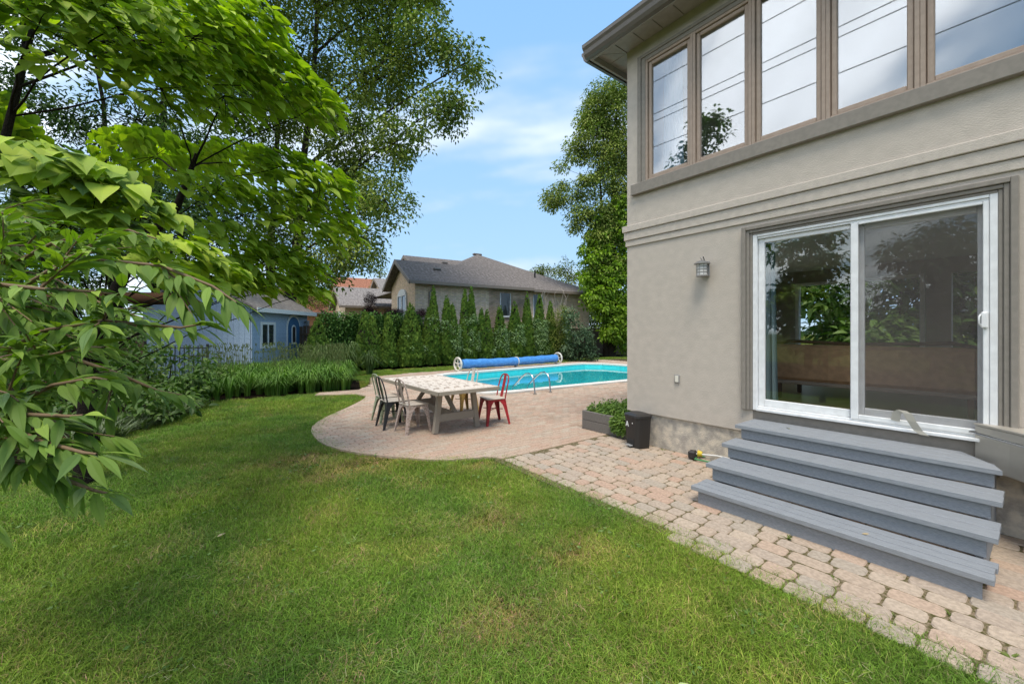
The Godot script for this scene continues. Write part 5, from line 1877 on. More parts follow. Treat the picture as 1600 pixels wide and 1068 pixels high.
func make_daylilies() -> void:
	var m := MB.new()
	m.tinted = true
	var r := RandomNumberGenerator.new()
	r.seed = 12
	for i in 46:
		var a := r.randf() * TAU
		var out := Vector3(cos(a), 0, sin(a))
		var reach := r.randf_range(0.18, 0.55)
		var h := r.randf_range(0.5, 0.78)
		var side := Vector3(-sin(a), 0, cos(a)) * r.randf_range(0.008, 0.014)
		m.col = grey(r.randf_range(0.7, 1.25))
		var prev := []
		var base := out * r.randf_range(0.0, 0.09)
		for k in 8:
			var t := k / 7.0
			var p := base + out * reach * pow(t, 1.4) + Vector3.UP * (h * (1.0 - pow(1.0 - minf(t * 1.35, 1.0), 1.8)) - maxf(0.0, t - 0.55) * h * 1.05 * reach / 0.5)
			var w := side * (1.0 - pow(t, 3.0)) * (0.75 + 0.5 * sin(t * PI))
			var cur := [p - w + Vector3(0, 0.003, 0), p, p + w + Vector3(0, 0.003, 0)]
			if prev.size():
				m.quad(prev[0], prev[1], cur[1], cur[0])
				m.quad(prev[1], prev[2], cur[2], cur[1])
			prev = cur
	var mesh := m.done()
	m = MB.new()
	m.tinted = true
	for i in 3:
		var a := r.randf() * TAU
		var p := Vector3(cos(a), 0, sin(a)) * 0.08
		m.tube([p, p * 1.6 + Vector3(0, 0.6, 0), p * 2.4 + Vector3(0, 1.05, 0)], [0.005, 0.004, 0.003], 4)
		for b in 3:
			var d := Vector3(r.randf_range(-0.6, 0.6), 1, r.randf_range(-0.6, 0.6)).normalized()
			m.tube([p * 2.4 + Vector3(0, 1.02, 0), p * 2.4 + Vector3(0, 1.02, 0) + d * 0.05, p * 2.4 + Vector3(0, 1.02, 0) + d * 0.09], [0.004, 0.009, 0.003], 5)
	var stalk := m.done()
	var root := thing("daylilies", "dense bed of arching green daylily leaves in front of the shed", "daylilies", hp(2.0, 0, -13))
	root.set_meta("kind", "stuff")
	var xfs := []
	var cols := []
	var sx := []
	var sc := []
	var o := root.position
	for i in 900:
		var q := Vector2(rng.randf_range(-1.6, 4.6), rng.randf_range(-17.5, -11.9))
		var right := 3.55 + (-11.9 - q.y) * 0.24 - 0.25
		if q.x > right or q.x < -0.6 - (q.y + 11.9) * 0.1 or (q.y < -15.4 and rng.randf() < 0.5):
			continue
		var p := hp(q.x, -0.03, q.y)
		if p.x < -8.6 and p.z < -14.0:
			continue
		if xfs.size() > 330:
			break
		var s := rng.randf_range(0.72, 1.0) * (0.75 if q.x < 0.4 else 1.0)
		xfs.append(Transform3D(Basis(Vector3.UP, rng.randf() * TAU).scaled_local(Vector3(s, s * rng.randf_range(0.85, 1.1), s)), p - o))
		cols.append(tint(Color(0.085, 0.19, 0.025), Color(0.18, 0.32, 0.045), rng.randf(), 1.0))
		if rng.randf() < (0.5 if q.y < -13.0 else 0.12):
			sx.append(Transform3D(Basis(Vector3.UP, rng.randf() * TAU).scaled_local(Vector3(1, rng.randf_range(0.8, 1.2), 1)), p - o))
			sc.append(Color(0.13, 0.17, 0.05))
	scatter("leaf_clumps", mesh, M.leaf_soft, xfs, cols, root)
	scatter("flower_stalks", stalk, M.leaf_soft, sx, sc, root)
	# tall grasses behind, between shed and cedars
	var t := hthing("tall_grass", "feathery tall grass clump between the shed and the first cedars", "grass clump", Vector3(4.2, 0, -16.2))
	t.set_meta("kind", "stuff")
	xfs = []
	cols = []
	for i in 22:
		xfs.append(Transform3D(Basis(Vector3.UP, rng.randf() * TAU).scaled_local(Vector3(1.1, rng.randf_range(0.9, 1.75), 1.1)), Vector3(rng.randf_range(-0.9, 1.0), 0, rng.randf_range(-0.8, 0.6))))
		cols.append(tint(Color(0.07, 0.12, 0.03), Color(0.15, 0.21, 0.06), rng.randf(), 1.0))
	scatter("blades", mesh, M.leaf_soft, xfs, cols, t)

func bush(called: String, label: String, at: Vector3, lobes: Array, spray: Mesh, a: Color, b: Color, per_m2: float, size: float, mat_id := "leaf_soft", group := "", category := "shrub") -> void:
	var t := thing(called, label, category, at, 0.0, group)
	var m := MB.new()
	for l in lobes:
		for k in 3:
			var c: Vector3 = Vector3(l[0], l[1], l[2]) + rand_dir() * l[3] * 0.5
			m.tube(limb_points(Vector3(l[0] * 0.3, 0, l[2] * 0.3), c, 0.05, 4), [0.018, 0.014, 0.01, 0.007, 0.005], 5, false)
	part("stem", m.done(), M.bark_dark, t)
	crown(t, lobes, spray, mat_id, a, b, per_m2, size, -0.5, hash(label) % 997, "foliage")

func make_trees() -> void:
	var far_spray := leaf_spray(26, 0.3, 0.8, 41)
	var mid_spray := leaf_spray(13, 0.55, 0.8, 42)
	var fine_spray := leaf_spray(26, 0.3, 0.55, 43)
	# the big spreading tree behind the shed
	var big := [[-9.50,18.77,-19.00,4.45,2.97],[-6.53,16.39,-19.00,2.08,2.08],[-4.69,19.05,-20.00,1.88,1.88],[-3.94,14.49,-18.00,1.41,1.12],[-2.11,13.51,-18.00,1.41,0.73],[-3.09,11.40,-18.00,1.35,0.93],[-5.94,13.43,-19.00,2.08,1.48],[-5.06,9.99,-18.00,1.41,1.18],[-7.57,11.05,-19.00,2.08,1.78],[-5.62,7.46,-18.00,1.35,1.27],[-7.97,8.42,-20.00,1.88,1.88],[-6.94,5.31,-18.50,1.30,1.04],[-8.91,4.82,-19.00,1.48,0.95],[-10.00,7.49,-20.00,1.56,1.56],[-10.62,14.05,-20.00,2.50,2.50],[-12.50,12.17,-20.00,2.19,2.50],[-11.88,5.61,-20.00,1.25,1.25]]
	tree("spreading_tree", "tall spreading deciduous tree with two grey trunks rising behind the shed", Vector3(-11.2, 0, -20), [[stem_line(Vector3(-11.0, -0.1, -20), Vector3(-10.2, 9.5, -20)) + [Vector3(-9.6, 14, -19.8), Vector3(-9.2, 18, -19.5)], 0.36, 0.08], [stem_line(Vector3(-12.4, -0.1, -20.3), Vector3(-12.0, 9.0, -20.5)) + [Vector3(-11.4, 14, -20.2)], 0.30, 0.09]], big, far_spray, "leaf_far", Color(0.15, 0.205, 0.04), Color(0.34, 0.39, 0.075), 7.0, 0.55, 0.045, -0.06)
	var back := [[-17.34,12.81,-15.00,1.64,1.17],[-16.25,14.56,-16.00,2.00,1.50],[-13.50,14.06,-16.00,2.00,1.50],[-12.48,12.18,-17.00,1.59,1.59],[-16.17,9.30,-15.00,1.64,0.94],[-14.50,9.81,-16.00,1.50,1.12],[-12.50,8.56,-16.00,1.50,1.38],[-11.95,6.60,-17.00,1.59,1.59],[-11.16,14.84,-17.00,1.86,1.59],[-15.50,7.06,-16.00,2.00,1.75],[-13.50,5.06,-16.00,2.00,1.25],[-11.2,4.7,-12.6,1.5,0.9],[-13.2,4.9,-12.4,1.6,1.0],[-12.0,5.9,-13.4,1.8,1.0],[-10.2,5.8,-13.6,1.1,0.7]]
	tree("dark_tree", "dark fine-leaved tree standing behind the pergola at the left", Vector3(-14.2, 0, -16.4), [[stem_line(Vector3(-14.2, -0.1, -16.4), Vector3(-13.6, 13.5, -16.2)), 0.28, 0.05], [stem_line(Vector3(-15.2, -0.1, -16.0), Vector3(-16.2, 12.5, -15.6)), 0.2, 0.04]], back, fine_spray, "leaf_far", Color(0.045, 0.085, 0.022), Color(0.13, 0.2, 0.045), 3.8, 0.6, 0.05, -0.15, "bark_dark")
	tree("dark_tree", "dark tree filling the gap at the photo's far left edge", Vector3(-17.6, 0, -14.4), [[stem_line(Vector3(-17.6, -0.1, -14.4), Vector3(-17.8, 10.5, -14.8)), 0.22, 0.05]], [[-17.58,6.95,-15.00,1.64,1.41],[-15.94,4.38,-15.00,1.88,1.41],[-18.28,10.23,-15.00,0.9,1.3],[-18.5,4.2,-14.5,1.8,1.6],[-16.9,2.3,-14.2,1.5,1.0]], fine_spray, "leaf_far", Color(0.06, 0.12, 0.025), Color(0.15, 0.23, 0.045), 4.0, 0.55, 0.05, -0.2, "bark_dark")
	# right: tall narrow tree and the bright maple in front of it
	tree("tall_tree", "tall narrow olive-green tree rising behind the corner of the house", Vector3(6.6, 0, -27.2), [[stem_line(Vector3(6.6, -0.1, -27.2), Vector3(6.9, 17.0, -27.2), 8, 0.006), 0.3, 0.04], [stem_line(Vector3(6.3, -0.1, -27.2), Vector3(5.7, 14.0, -27.1), 8, 0.006), 0.2, 0.03]], [[7.38,17.81,-27.00,0.93,0.93],[6.03,17.05,-27.00,1.27,1.05],[4.89,15.91,-27.00,0.84,0.76],[5.36,14.60,-27.00,1.18,1.05],[4.35,13.51,-27.00,0.84,0.72],[6.79,15.57,-27.00,1.27,1.27],[7.00,13.72,-27.00,1.18,1.18],[5.91,13.04,-27.00,1.05,1.05],[3.25,12.49,-27.00,0.38,0.34],[2.83,10.38,-27.00,1.14,0.68],[3.46,11.27,-27.00,0.42,0.38],[4.89,11.06,-27.00,1.05,0.84],[6.24,11.73,-27.00,0.93,0.93],[4.47,9.50,-27.00,0.84,0.68],[4.13,8.61,-27.00,0.46,0.46],[5.70,9.29,-27.00,1.05,1.05],[5.70,7.85,-27.00,0.93,0.93],[7.26,12.62,-27.00,0.93,0.93],[7.26,10.93,-27.00,0.84,0.93],[9.19,17.27,-28.00,1.53,1.75],[9.19,14.21,-28.00,1.53,1.75],[8.97,10.71,-28.00,1.53,2.19],[7.2,8.6,-27.6,1.3,1.4],[6.4,5.9,-27.5,1.4,1.2]], far_spray, "leaf_far", Color(0.18, 0.24, 0.05), Color(0.38, 0.43, 0.1), 10.0, 0.5, 0.04, -0.14)
	tree("maple_tree", "bright green maple with drooping leaves close behind the house corner", Vector3(6.3, 0, -27.4), [[stem_line(Vector3(6.2, -0.1, -27.4), Vector3(6.6, 8.4, -27.3)), 0.16, 0.04]], [[5.6, 3.6, -26.6, 1.1, 1.0], [6.7, 3.0, -26.8, 1.1, 1.0], [7.3, 2.0, -26.6, 1.0, 0.9], [6.1, 4.8, -26.8, 1.2, 1.0], [6.4, 1.5, -26.2, 0.8, 0.7], [6.97, 9.75, -27.00, 0.93, 0.76],[5.91, 8.91, -27.00, 0.68, 0.59],[7.38, 8.06, -27.00, 1.19, 0.93],[5.48, 6.79, -27.00, 1.09, 1.01],[6.75, 5.54, -27.00, 1.27, 1.09],[7.80, 6.59, -27.00, 1.01, 1.27],[5.14, 5.11, -27.00, 0.84, 0.93],[6.21, 4.50, -27.00, 0.94, 0.68],[7.38, 3.63, -27.00, 1.05, 1.05],[6.75, 1.87, -27.00, 0.84, 0.84],[7.38, 0.92, -27.00, 0.68, 0.68],[8.86, 5.32, -27.00, 1.27, 2.11],[5.82, 7.77, -27.00, 0.84, 0.68]], leaf_spray(12, 0.62, 0.85, 44, 0.8), "leaf_gloss", Color(0.18, 0.31, 0.035), Color(0.38, 0.54, 0.06), 7.5, 0.42, 0.05, -0.4)
	# distant trees over the roofs
	for q in [["mid green round tree far beyond the hipped roof", [[3.52,8.15,-45.00,1.76,0.70], [5.31,7.74,-40.00,1.00,1.38], [3.4, 6.4, -45, 1.9, 1.6]], Color(0.11, 0.15, 0.035), Color(0.2, 0.25, 0.05)], ["yellow-green tree in the distance right of the roof", [[6.56,6.49,-40.00,1.38,1.12], [5.00,6.17,-40.00,1.12,0.62], [7.4, 4.4, -39, 1.6, 1.6], [5.5, 4.6, -40, 1.6, 1.2]], Color(0.15, 0.17, 0.03), Color(0.28, 0.29, 0.05)], ["pale green tree in the distance beyond the orange roof", [[-23.20,7.09,-45.00,1.76,0.84], [-20.39,7.38,-45.00,1.3,0.7], [-25.5, 6.5, -45, 2.0, 1.6], [-22.0, 5.0, -45, 2.5, 1.6]], Color(0.15, 0.19, 0.03), Color(0.27, 0.32, 0.06)], ["small green treetop above the gable of the brick house", [[-14.55,8.22,-45.00,0.7,0.8], [-14.4, 6.6, -45, 1.0, 1.0]], Color(0.12, 0.17, 0.03), Color(0.22, 0.28, 0.05)]]:
		var l: Array = q[1]
		tree("distant_tree", q[0], Vector3(l[0][0], 0, l[0][2]), [[stem_line(Vector3(l[0][0], -0.1, l[0][2]), Vector3(l[0][0], l[0][1], l[0][2])), 0.25, 0.05]], l, far_spray, "leaf_far", q[2], q[3], 2.2, 0.6, 0.06, -0.35, "bark", "trees far behind the roofs")
	bush("far_thicket", "green thicket beyond the board fence behind the maple", Vector3(6.5, 0, -37), [[0, 3.0, 0, 2.2, 1.6], [2.6, 3.4, 0, 2.2, 1.8], [-2.0, 2.2, 0, 1.6, 1.3], [4.8, 2.6, 0, 2.0, 1.6], [1.4, 1.2, 0, 3.0, 1.2]], far_spray, Color(0.09, 0.15, 0.03), Color(0.24, 0.31, 0.06), 3.2, 0.6, "leaf_far")
	# shrubs at the end of the hedge
	bush("bluish_shrub", "dusky blue-green shrub at the right end of the cedar hedge", Vector3(3.6, 0, -22.6), [[-0.35, 2.2, 0, 0.5, 0.75], [0.2, 1.2, 0.1, 0.72, 0.95], [0.5, 0.45, 0.2, 0.6, 0.5], [-0.3, 0.6, 0.1, 0.5, 0.6]], mid_spray, Color(0.045, 0.085, 0.04), Color(0.16, 0.22, 0.12), 13.0, 0.26, "leaf_far")
	bush("light_shrub", "yellowish-green shrub just behind the last cedar", Vector3(2.6, 0, -23.6), [[0.0, 2.3, 0, 0.6, 0.7], [0.4, 2.7, 0, 0.4, 0.5], [0.1, 1.3, 0, 0.6, 0.9]], far_spray, Color(0.11, 0.15, 0.03), Color(0.26, 0.3, 0.06), 11.0, 0.25, "leaf_far")
	for q in [["dark purple-leaved plum before the grey-roofed house", Vector3(-7.2, 0, -21.0), [[-0.08, 3.2, 0, 0.27, 0.5], [0.0, 2.55, 0, 0.46, 0.38], [0, 1.7, 0, 0.4, 0.6]]], ["low purple-leaved shrub under the gable window", Vector3(-6.2, 0, -21.4), [[-0.12, 2.55, 0, 0.4, 0.26], [0.32, 2.62, 0, 0.3, 0.24], [0, 1.7, 0, 0.4, 0.7]]], ["small purple-leaved shrub between the wide cedar and the tall one", Vector3(-4.6, 0, -20.7), [[-0.04, 2.5, 0, 0.36, 0.24], [0, 1.7, 0, 0.3, 0.6]]]]:
		bush("plum_shrub", q[0], q[1], q[2], fine_spray, Color(0.05, 0.016, 0.022), Color(0.14, 0.055, 0.065), 45.0, 0.2, "leaf_far", "purple-leaved shrubs beyond the hedge")
	# bare pale branches right of the brick house
	var bare := thing("bare_shrub", "bare pale branching shrub in front of the brick wall's right end", "shrub", Vector3(2.6, 0, -24.6))
	var m := MB.new()
	for i in 16:
		var a := rng.randf() * TAU
		var e := Vector3(cos(a) * rng.randf_range(0.2, 1.0), rng.randf_range(2.6, 4.0), sin(a) * 0.5)
		var pts := limb_points(Vector3(0, 0, 0), e, -0.02, 5)
		m.tube(pts, taper(0.035, 0.01, 6), 5, false)
		for k in 3:
			m.tube([pts[3 + k % 3], pts[3 + k % 3] + Vector3(rng.randf_range(-0.3, 0.3), rng.randf_range(0.2, 0.6), rng.randf_range(-0.2, 0.2))], [0.012, 0.006], 4, false)
	part("branches", m.done(), M.bare_branch, bare)
	# shade planting along the left bed
	for q in [
		["dark leafy shrub low at the left edge of the lawn", Vector3(-6.6, 0, -7.3), [[0, 0.35, 0, 0.6, 0.4], [-0.7, 0.5, 0.1, 0.7, 0.5], [0.5, 0.25, 0.0, 0.4, 0.28]], Color(0.06, 0.12, 0.025), Color(0.15, 0.23, 0.045)],
		["taller dark shrub behind the low one at the left of the lawn", Vector3(-7.6, 0, -8.9), [[0, 0.7, 0, 0.9, 0.75], [-0.9, 1.0, 0, 0.9, 0.9], [0.7, 0.4, 0.3, 0.5, 0.4]], Color(0.06, 0.12, 0.025), Color(0.15, 0.23, 0.045)],
		["round dark shrub in front of the iron railing", Vector3(-8.0, 0, -10.9), [[0, 0.4, 0, 0.6, 0.45], [0.6, 0.3, 0.2, 0.45, 0.35]], Color(0.06, 0.12, 0.025), Color(0.15, 0.23, 0.045)],
		["dark rhododendron mass in the deepest shade at the left", Vector3(-10.2, 0, -9.8), [[0, 1.1, 0, 1.3, 1.1], [-1.4, 1.4, 0.6, 1.3, 1.2], [0.9, 0.6, -0.4, 0.7, 0.6]], Color(0.06, 0.12, 0.025), Color(0.15, 0.23, 0.045)],
	]:
		bush("shade_shrub", q[0], q[1], q[2], mid_spray, q[3], q[4], 6.0, 0.24, "leaf_soft", "shrubs in the left bed")
	var gt := thing("edging_grass", "pale grassy plants along the shaded edge of the left bed", "grass clump", Vector3(-6.0, 0, -6.0))
	gt.set_meta("kind", "stuff")
	m = MB.new()
	m.tinted = true
	for i in 30:
		var a := rng.randf() * TAU
		var d := Vector3(cos(a), 0, sin(a))
		m.col = grey(rng.randf_range(0.7, 1.3))
		leaf_shape(m, leaf_xf(d * 0.03, d * 0.5 + Vector3.UP * rng.randf_range(0.5, 1.2), Vector3.UP, rng.randf_range(0.2, 0.36)), [[0.0, 0.02], [0.5, 0.026], [1.0, 0.0]], 0.5, 0.1)
	var tuft := m.done()
	var xfs := []
	var cols := []
	for i in 90:
		var t := rng.randf()
		var p := Vector3(lerpf(0.0, -0.7, t), 0, lerpf(0.0, -2.7, t)) + Vector3(rng.randf_range(-0.4, 0.1), 0, rng.randf_range(-0.2, 0.2))
		xfs.append(Transform3D(Basis(Vector3.UP, rng.randf() * TAU).scaled_local(Vector3.ONE * rng.randf_range(0.7, 1.2)), p))
		cols.append(tint(Color(0.07, 0.11, 0.04), Color(0.17, 0.21, 0.11), rng.randf(), 1.0))
	scatter("blades", tuft, M.leaf_soft, xfs, cols, gt)
	for q in [["leafy tree behind the house, seen through the room's garden door", 15.5, -2.6, 5.6], ["second leafy tree behind the house, seen through the room", 16.0, 1.6, 5.2]]:
		var b := hp(q[1], 0, q[2])
		var lobes := []
		for i in 8:
			var a := i * 2.4
			lobes.append([b.x + cos(a) * 1.5, 0.6 + q[3] * 0.11 * i, b.z + sin(a) * 1.5, 1.3, 0.8])
		tree("garden_tree", q[0], b, [[stem_line(b, b + Vector3(0, q[3] * 0.85, 0)), 0.1, 0.03]], lobes, mid_spray, "leaf_soft", Color(0.06, 0.13, 0.025), Color(0.17, 0.28, 0.045), 9.0, 0.5, 0.04, -0.35, "bark", "trees behind the house")
	# trees along the left boundary, which the windows mirror
	var k := 0
	for q in [[-9.5, -10.3, 12.6], [-11.5, -6.6, 6.2], [-11.2, -2.6, 5.4], [-11.5, 1.4, 6.0], [-12.0, 5.4, 6.0]]:
		var b := hp(q[0], 0, q[1])
		var H: float = q[2]
		var lobes := []
		for i in 9:
			var a := i * 2.4
			var y: float = H * (0.22 + 0.68 * i / 8.0)
			var rr := 1.5 * (1.0 - 0.55 * i / 8.0)
			lobes.append([b.x + cos(a) * rr * 0.8, y, b.z + sin(a) * rr * 0.8, 1.25 - 0.06 * i, 0.9])
		tree("boundary_tree", ["tall leafy boundary tree mirrored in the first upper windows", "boundary tree mirrored in the left sash of the door", "low boundary tree mirrored in the middle of the door", "boundary tree mirrored in the right of the door screen", "boundary tree standing nearest behind the lawn"][k], b, [[stem_line(b, b + Vector3(0, H * 0.9, 0)), 0.16, 0.03]], lobes, mid_spray, "leaf_soft", Color(0.06, 0.13, 0.025), Color(0.17, 0.28, 0.045), 5.0, 0.5, 0.05, -0.35, "bark", "trees on the left boundary")
		k += 1

func make_catalpa() -> void:
	var t := thing("catalpa_tree", "catalpa tree with big heart-shaped bright green leaves reaching over the lawn", "tree", Vector3(-4.6, 0, -4.4))
	var lobes := [[-3.47,3.85,-3.00,0.47,0.33],[-3.10,4.00,-3.20,0.45,0.30],[-2.97,4.33,-3.80,0.53,0.36],[-2.69,4.62,-4.20,0.39,0.39],[-2.54,4.28,-4.40,0.41,0.34],[-2.23,4.11,-4.60,0.32,0.29],[-2.95,4.03,-4.20,0.53,0.33],[-3.09,3.75,-3.60,0.39,0.24],[-2.59,3.46,-4.60,0.36,0.2],[-2.16,3.18,-4.60,0.40,0.29],[-1.98,2.70,-4.70,0.24,0.29],[-2.57,2.92,-4.70,0.44,0.37],[-2.85,2.35,-4.80,0.45,0.30],[-3.02,3.05,-4.20,0.39,0.18],[-2.45,2.28,-4.90,0.23,0.23],[-3.09,2.56,-4.40,0.41,0.26],[-2.75,2.14,-4.8,0.36,0.16],[-2.4,2.06,-4.9,0.22,0.13],[-3.25,2.12,-4.4,0.34,0.16],[-3.55,2.2,-4.3,0.32,0.18],[-3.1,2.2,-4.6,0.3,0.15],[-2.54,2.46,-2.20,0.31,0.15],[-2.44,2.43,-2.40,0.30,0.17],[-2.45,2.36,-2.70,0.25,0.15],[-2.52,2.21,-2.30,0.32,0.14],[-2.65,2.20,-3.20,0.30,0.18],[-2.64,2.10,-3.60,0.28,0.14],[-2.9,2.62,-2.40,0.25,0.1],[-4.2,4.6,-3.6,0.6,0.35],[-4.4,5.0,-4.8,0.6,0.35],[-3.4,4.9,-4.6,0.6,0.35],[-5.2,3.6,-3.8,0.6,0.4],[-4.9,4.0,-5.6,0.6,0.35],[-3.6,3.8,-5.4,0.5,0.3]]
	var rel := []
	for l in lobes:
		rel.append([l[0] + 4.6, l[1], l[2] + 4.4, l[3], l[4]])
	part("trunk", trunk_mesh([[[Vector3(0, -0.1, 0), Vector3(0.05, 1.0, 0.0), Vector3(0.25, 1.7, 0.05), Vector3(0.6, 2.4, 0.1), Vector3(1.0, 2.95, 0.0), Vector3(1.25, 3.5, 0.05)], 0.10, 0.02], [[Vector3(0.1, 1.2, 0.0), Vector3(0.1, 2.2, 0.4), Vector3(0.25, 3.2, 0.9), Vector3(0.5, 4.2, 0.9)], 0.055, 0.02]], rel, 0.022, 4), M.bark_dark, t)
	var xfs := []
	var centre := Vector3(0.2, 2.4, 0.4)
	for l in rel:
		var c := Vector3(l[0], l[1], l[2])
		var n := int(480.0 * (l[3] * l[3] + 2.0 * l[3] * l[4])) + 6
		for i in n:
			var d := rand_dir()
			if d.y < -0.3 and rng.randf() < 0.6:
				d.y = -d.y
			var p := c + d * Vector3(l[3], l[4], l[3]) * pow(rng.randf_range(0.2, 1.0), 0.4)
			var out := (p - centre) * Vector3(1, 0, 1)
			out = (out.normalized() + d * Vector3(0.5, 0, 0.5) + rand_dir() * 0.35).normalized()
			var tip := out + Vector3(0, rng.randf_range(-0.8, 0.0), 0)
			var nor := (Vector3.UP + out * rng.randf_range(0.0, 0.7) + rand_dir() * 0.35).normalized()
			xfs.append(leaf_xf(p, tip, nor, rng.randf_range(0.085, 0.165)))
	hang_leaves(t, single_leaf(HEART, 0.3, 0.2), xfs, "leaf_gloss", Color(0.27, 0.385, 0.055), Color(0.54, 0.65, 0.09))

func make_near_tree() -> void:
	var t := thing("cherry_tree", "young cherry tree whose leafy branches hang close at the left edge", "tree", Vector3(-2.7, 0, -1.9))
	var o := t.position
	var br := [
		[Vector3(-2.23,1.42,-1.50), Vector3(-1.62,1.71,-1.30), Vector3(-1.29,1.83,-1.20), Vector3(-0.96,1.79,-1.12), Vector3(-0.79,1.73,-1.08), Vector3(-0.61,1.63,-1.02)],
		[Vector3(-2.08,1.32,-1.40), Vector3(-1.39,1.61,-1.20), Vector3(-1.12,1.64,-1.12), Vector3(-0.85,1.62,-1.05), Vector3(-0.72,1.64,-1.03)],
		[Vector3(-2.38,1.31,-1.60), Vector3(-1.62,1.56,-1.40), Vector3(-1.26,1.48,-1.30), Vector3(-1.07,1.43,-1.24), Vector3(-0.88,1.41,-1.20)],
		[Vector3(-1.78,1.38,-1.20), Vector3(-1.31,1.41,-1.05), Vector3(-1.12,1.48,-1.00), Vector3(-1.00,1.50,-0.98), Vector3(-0.92,1.49,-0.97)],
		[Vector3(-1.63,1.30,-1.10), Vector3(-1.19,1.40,-0.95), Vector3(-1.04,1.37,-0.90), Vector3(-0.92,1.35,-0.88), Vector3(-0.84,1.35,-0.86)],
		[Vector3(-1.78,1.27,-1.20), Vector3(-1.27,1.29,-1.02), Vector3(-1.12,1.26,-1.00), Vector3(-1.00,1.23,-0.98), Vector3(-0.92,1.22,-0.97)],
		[Vector3(-1.34,1.27,-0.90), Vector3(-1.07,1.26,-0.80), Vector3(-0.97,1.24,-0.76)],
		[Vector3(-2.38,1.66,-1.60), Vector3(-1.75,1.82,-1.40), Vector3(-1.46,1.89,-1.30), Vector3(-1.17,1.92,-1.25), Vector3(-0.94,1.85,-1.20)],
		[Vector3(-1.93,1.52,-1.30), Vector3(-1.47,1.53,-1.15), Vector3(-1.27,1.54,-1.10), Vector3(-1.11,1.57,-1.06), Vector3(-0.98,1.57,-1.05)],
		[Vector3(-1.63,1.47,-1.10), Vector3(-1.30,1.48,-1.00), Vector3(-1.12,1.42,-0.94), Vector3(-0.99,1.42,-0.92), Vector3(-0.91,1.43,-0.90)],
		[Vector3(-1.78,1.78,-1.20), Vector3(-1.41,1.74,-1.10), Vector3(-1.21,1.72,-1.05), Vector3(-1.04,1.71,-1.02), Vector3(-0.89,1.69,-1.00)],
		[Vector3(-2.6,1.5,-1.9), Vector3(-2.0,1.75,-1.75), Vector3(-1.6,1.7,-1.65), Vector3(-1.3,1.62,-1.6)],
		[Vector3(-2.6,1.3,-1.9), Vector3(-2.1,1.35,-1.8), Vector3(-1.7,1.4,-1.6), Vector3(-1.45,1.35,-1.5)],
		[Vector3(-2.6,1.7,-1.9), Vector3(-2.2,2.1,-1.7), Vector3(-1.9,2.05,-1.5), Vector3(-1.55,1.98,-1.45)],
	]
	for i in 18:
		var d := rng.randf_range(1.25, 2.1)
		var px := rng.randf_range(-1.28, -0.9)
		var py := rng.randf_range(-0.36, 0.24)
		var e := Vector3(px * d, 1.61 + py * d, -d)
		var b0 := Vector3(-2.75 - 0.25 * rng.randf(), clampf(e.y + rng.randf_range(-0.2, 0.35), 0.9, 2.0), -2.0 + 0.5 * rng.randf())
		br.append([b0, b0.lerp(e, 0.35) + Vector3(0, 0.1, 0), b0.lerp(e, 0.7) + Vector3(0, 0.09, 0), e.lerp(b0, 0.12) + Vector3(0, 0.03, 0), e])
	var m := MB.new()
	m.tube([Vector3(0, -0.1, 0), Vector3(0.05, 0.7, 0.05), Vector3(0.1, 1.2, 0.05), Vector3(0.12, 1.75, 0.0)], [0.06, 0.05, 0.042, 0.03], 9)
	part("trunk", m.done(), M.bark_dark, t)
	var tw := MB.new()
	var xfs := []
	for b in br:
		b[b.size() - 1] = b[b.size() - 2].lerp(b[b.size() - 1], 0.45)
		var start: Vector3 = Vector3(0.1, clampf(b[0].y - 0.25, 0.9, 1.7), 0.03)
		tw.tube([start, (start + b[0] - o) * 0.5 + Vector3(0, 0.08, 0), b[0] - o], [0.02, 0.015, 0.009], 6, false)
		var pts := []
		for p in b:
			pts.append(p - o)
		tw.tube(pts, taper(0.008, 0.0022, pts.size()), 6, false)
		# side shoots
		var shoots := [[pts, 0.15]]
		for i in range(1, pts.size() - 1):
			for s in 2:
				var d: Vector3 = (pts[i + 1] - pts[i]).normalized()
				var e: Vector3 = pts[i] + (d + rand_dir() * Vector3(0.7, 0.7, 0.7)).normalized() * rng.randf_range(0.12, 0.24)
				if e.y + 0.0 < 1.2 or (e + o).x > b[b.size() - 1].x - 0.02:
					continue
				var sh := limb_points(pts[i], e, 0.04, 3)
				tw.tube(sh, [0.0035, 0.003, 0.0022, 0.0015], 5, false)
				shoots.append([sh, 0.0])
		for s in shoots:
			var line: Array = s[0]
			var lenn := 0.0
			for i in line.size() - 1:
				lenn += line[i].distance_to(line[i + 1])
			var dist := 0.02 + lenn * float(s[1])
			var flip := 1.0
			while dist < lenn + 0.012:
				var r := minf(dist, lenn)
				var p: Vector3 = line[line.size() - 1]
				var d: Vector3 = (line[line.size() - 1] - line[line.size() - 2]).normalized()
				for i in line.size() - 1:
					var l: float = line[i].distance_to(line[i + 1])
					if r <= l:
						p = line[i].lerp(line[i + 1], r / l)
						d = (line[i + 1] - line[i]).normalized()
						break
					r -= l
				var side := d.cross(Vector3.UP).normalized() * flip
				var near_end := dist > lenn - 0.04
				var tip := (d * (1.2 if near_end else 0.8) + side * rng.randf_range(0.2, 0.65) + Vector3(0, rng.randf_range(-0.55, 0.2), 0) + rand_dir() * 0.2)
				var nor := (Vector3.UP + side * rng.randf_range(-0.1, 0.5) + rand_dir() * 0.3).normalized()
				xfs.append(leaf_xf(p + tip.normalized() * 0.012, tip, nor, rng.randf_range(0.048, 0.1)))
				flip = -flip
				dist += rng.randf_range(0.008, 0.0145)
	part("branches", tw.done(), M.twig, t)
	hang_leaves(t, single_leaf(LANCE, 0.24, 0.16), xfs, "leaf_gloss", Color(0.11, 0.2, 0.035), Color(0.23, 0.35, 0.06))

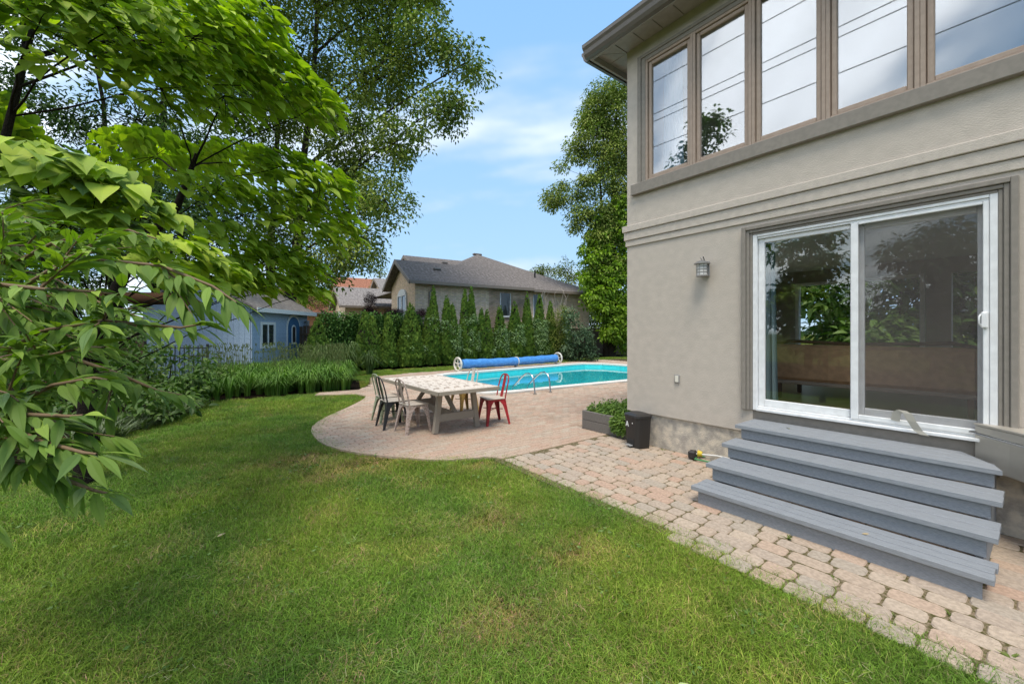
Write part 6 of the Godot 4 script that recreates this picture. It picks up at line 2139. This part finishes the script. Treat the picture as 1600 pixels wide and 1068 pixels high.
func make_wires() -> void:
	var m := MB.new()
	m.tube([Vector3(0, 0, 0), Vector3(0, 12.2, 0)], [0.17, 0.12], 10)
	m.box(Vector3(0, 11.35, 0), Vector3(1.6, 0.12, 0.1), 0.0, Basis(Vector3.UP, HOUSE_TURN))
	var pole := m.done()
	for q in [["wooden utility pole on the left boundary behind the lawn", 13.0], ["wooden utility pole on the left boundary beyond the catalpa", -14.6]]:
		part("pole", pole, M.bark, thing("utility_pole", q[0], "utility pole", hp(-4.2, 0, q[1]), 0.0, "poles carrying the overhead wires"))
	var k := 0
	for y in [9.05, 10.0, 10.22, 11.4]:
		var a := hp(-4.2 + 0.12 * k, y, 13.0)
		var b := hp(-4.2 + 0.12 * k, y, -14.6)
		m = MB.new()
		var pts := []
		for i in 25:
			var t := i / 24.0
			pts.append(a.lerp(b, t) - Vector3(0, 0.5 * t * (1.0 - t), 0))
		m.tube(pts, [0.014], 5, false)
		tag(part("overhead_wire", m.done(), M.wire, self), ["lowest overhead wire mirrored in the upper windows", "lower of the close pair of wires mirrored in the upper windows", "upper of the close pair of wires mirrored in the upper windows", "topmost overhead wire mirrored in the upper windows"][k], "wire", "overhead wires")
		k += 1

func _ready() -> void:
	rng.seed = 1234
	# camera: level, with the lens shifted slightly so that upright lines stay upright
	var cam := Camera3D.new()
	cam.name = "camera"
	cam.projection = Camera3D.PROJECTION_FRUSTUM
	cam.near = 0.05
	cam.far = 800.0
	cam.size = 2.0 * 0.05 * 534.0 / 640.0
	cam.frustum_offset = Vector2(0, -0.05 * 16.0 / 640.0)
	cam.position = Vector3(0, 1.61, 0)
	add_child(cam)
	# sky, hazy high sun, exposure
	var e := Environment.new()
	e.background_mode = Environment.BG_SKY
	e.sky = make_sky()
	e.background_energy_multiplier = 1.0
	e.tonemap_mode = Environment.TONE_MAPPER_LINEAR
	e.tonemap_exposure = 2.4
	e.sdfgi_enabled = true
	e.ssao_enabled = true
	e.ssil_enabled = true
	var we := WorldEnvironment.new()
	we.name = "environment"
	we.environment = e
	add_child(we)
	var sun := DirectionalLight3D.new()
	sun.name = "sun"
	sun.light_color = Color(1.0, 0.96, 0.89)
	sun.light_energy = 0.5
	sun.light_angular_distance = 26.0
	sun.shadow_enabled = true
	add_child(sun)
	sun.look_at_from_position(Vector3.ZERO, -Vector3(-0.06, 0.90, 0.42), Vector3(0, 0, 1))
	make_materials()
	make_ground()
	make_house()
	make_house_fittings()
	make_steps()
	make_grill()
	make_pool()
	make_shed()
	make_neighbours()
	make_fences()
	make_furniture()
	make_small_things()
	make_cedars()
	make_daylilies()
	make_trees()
	make_catalpa()
	make_near_tree()
	make_wires()
	make_grass()
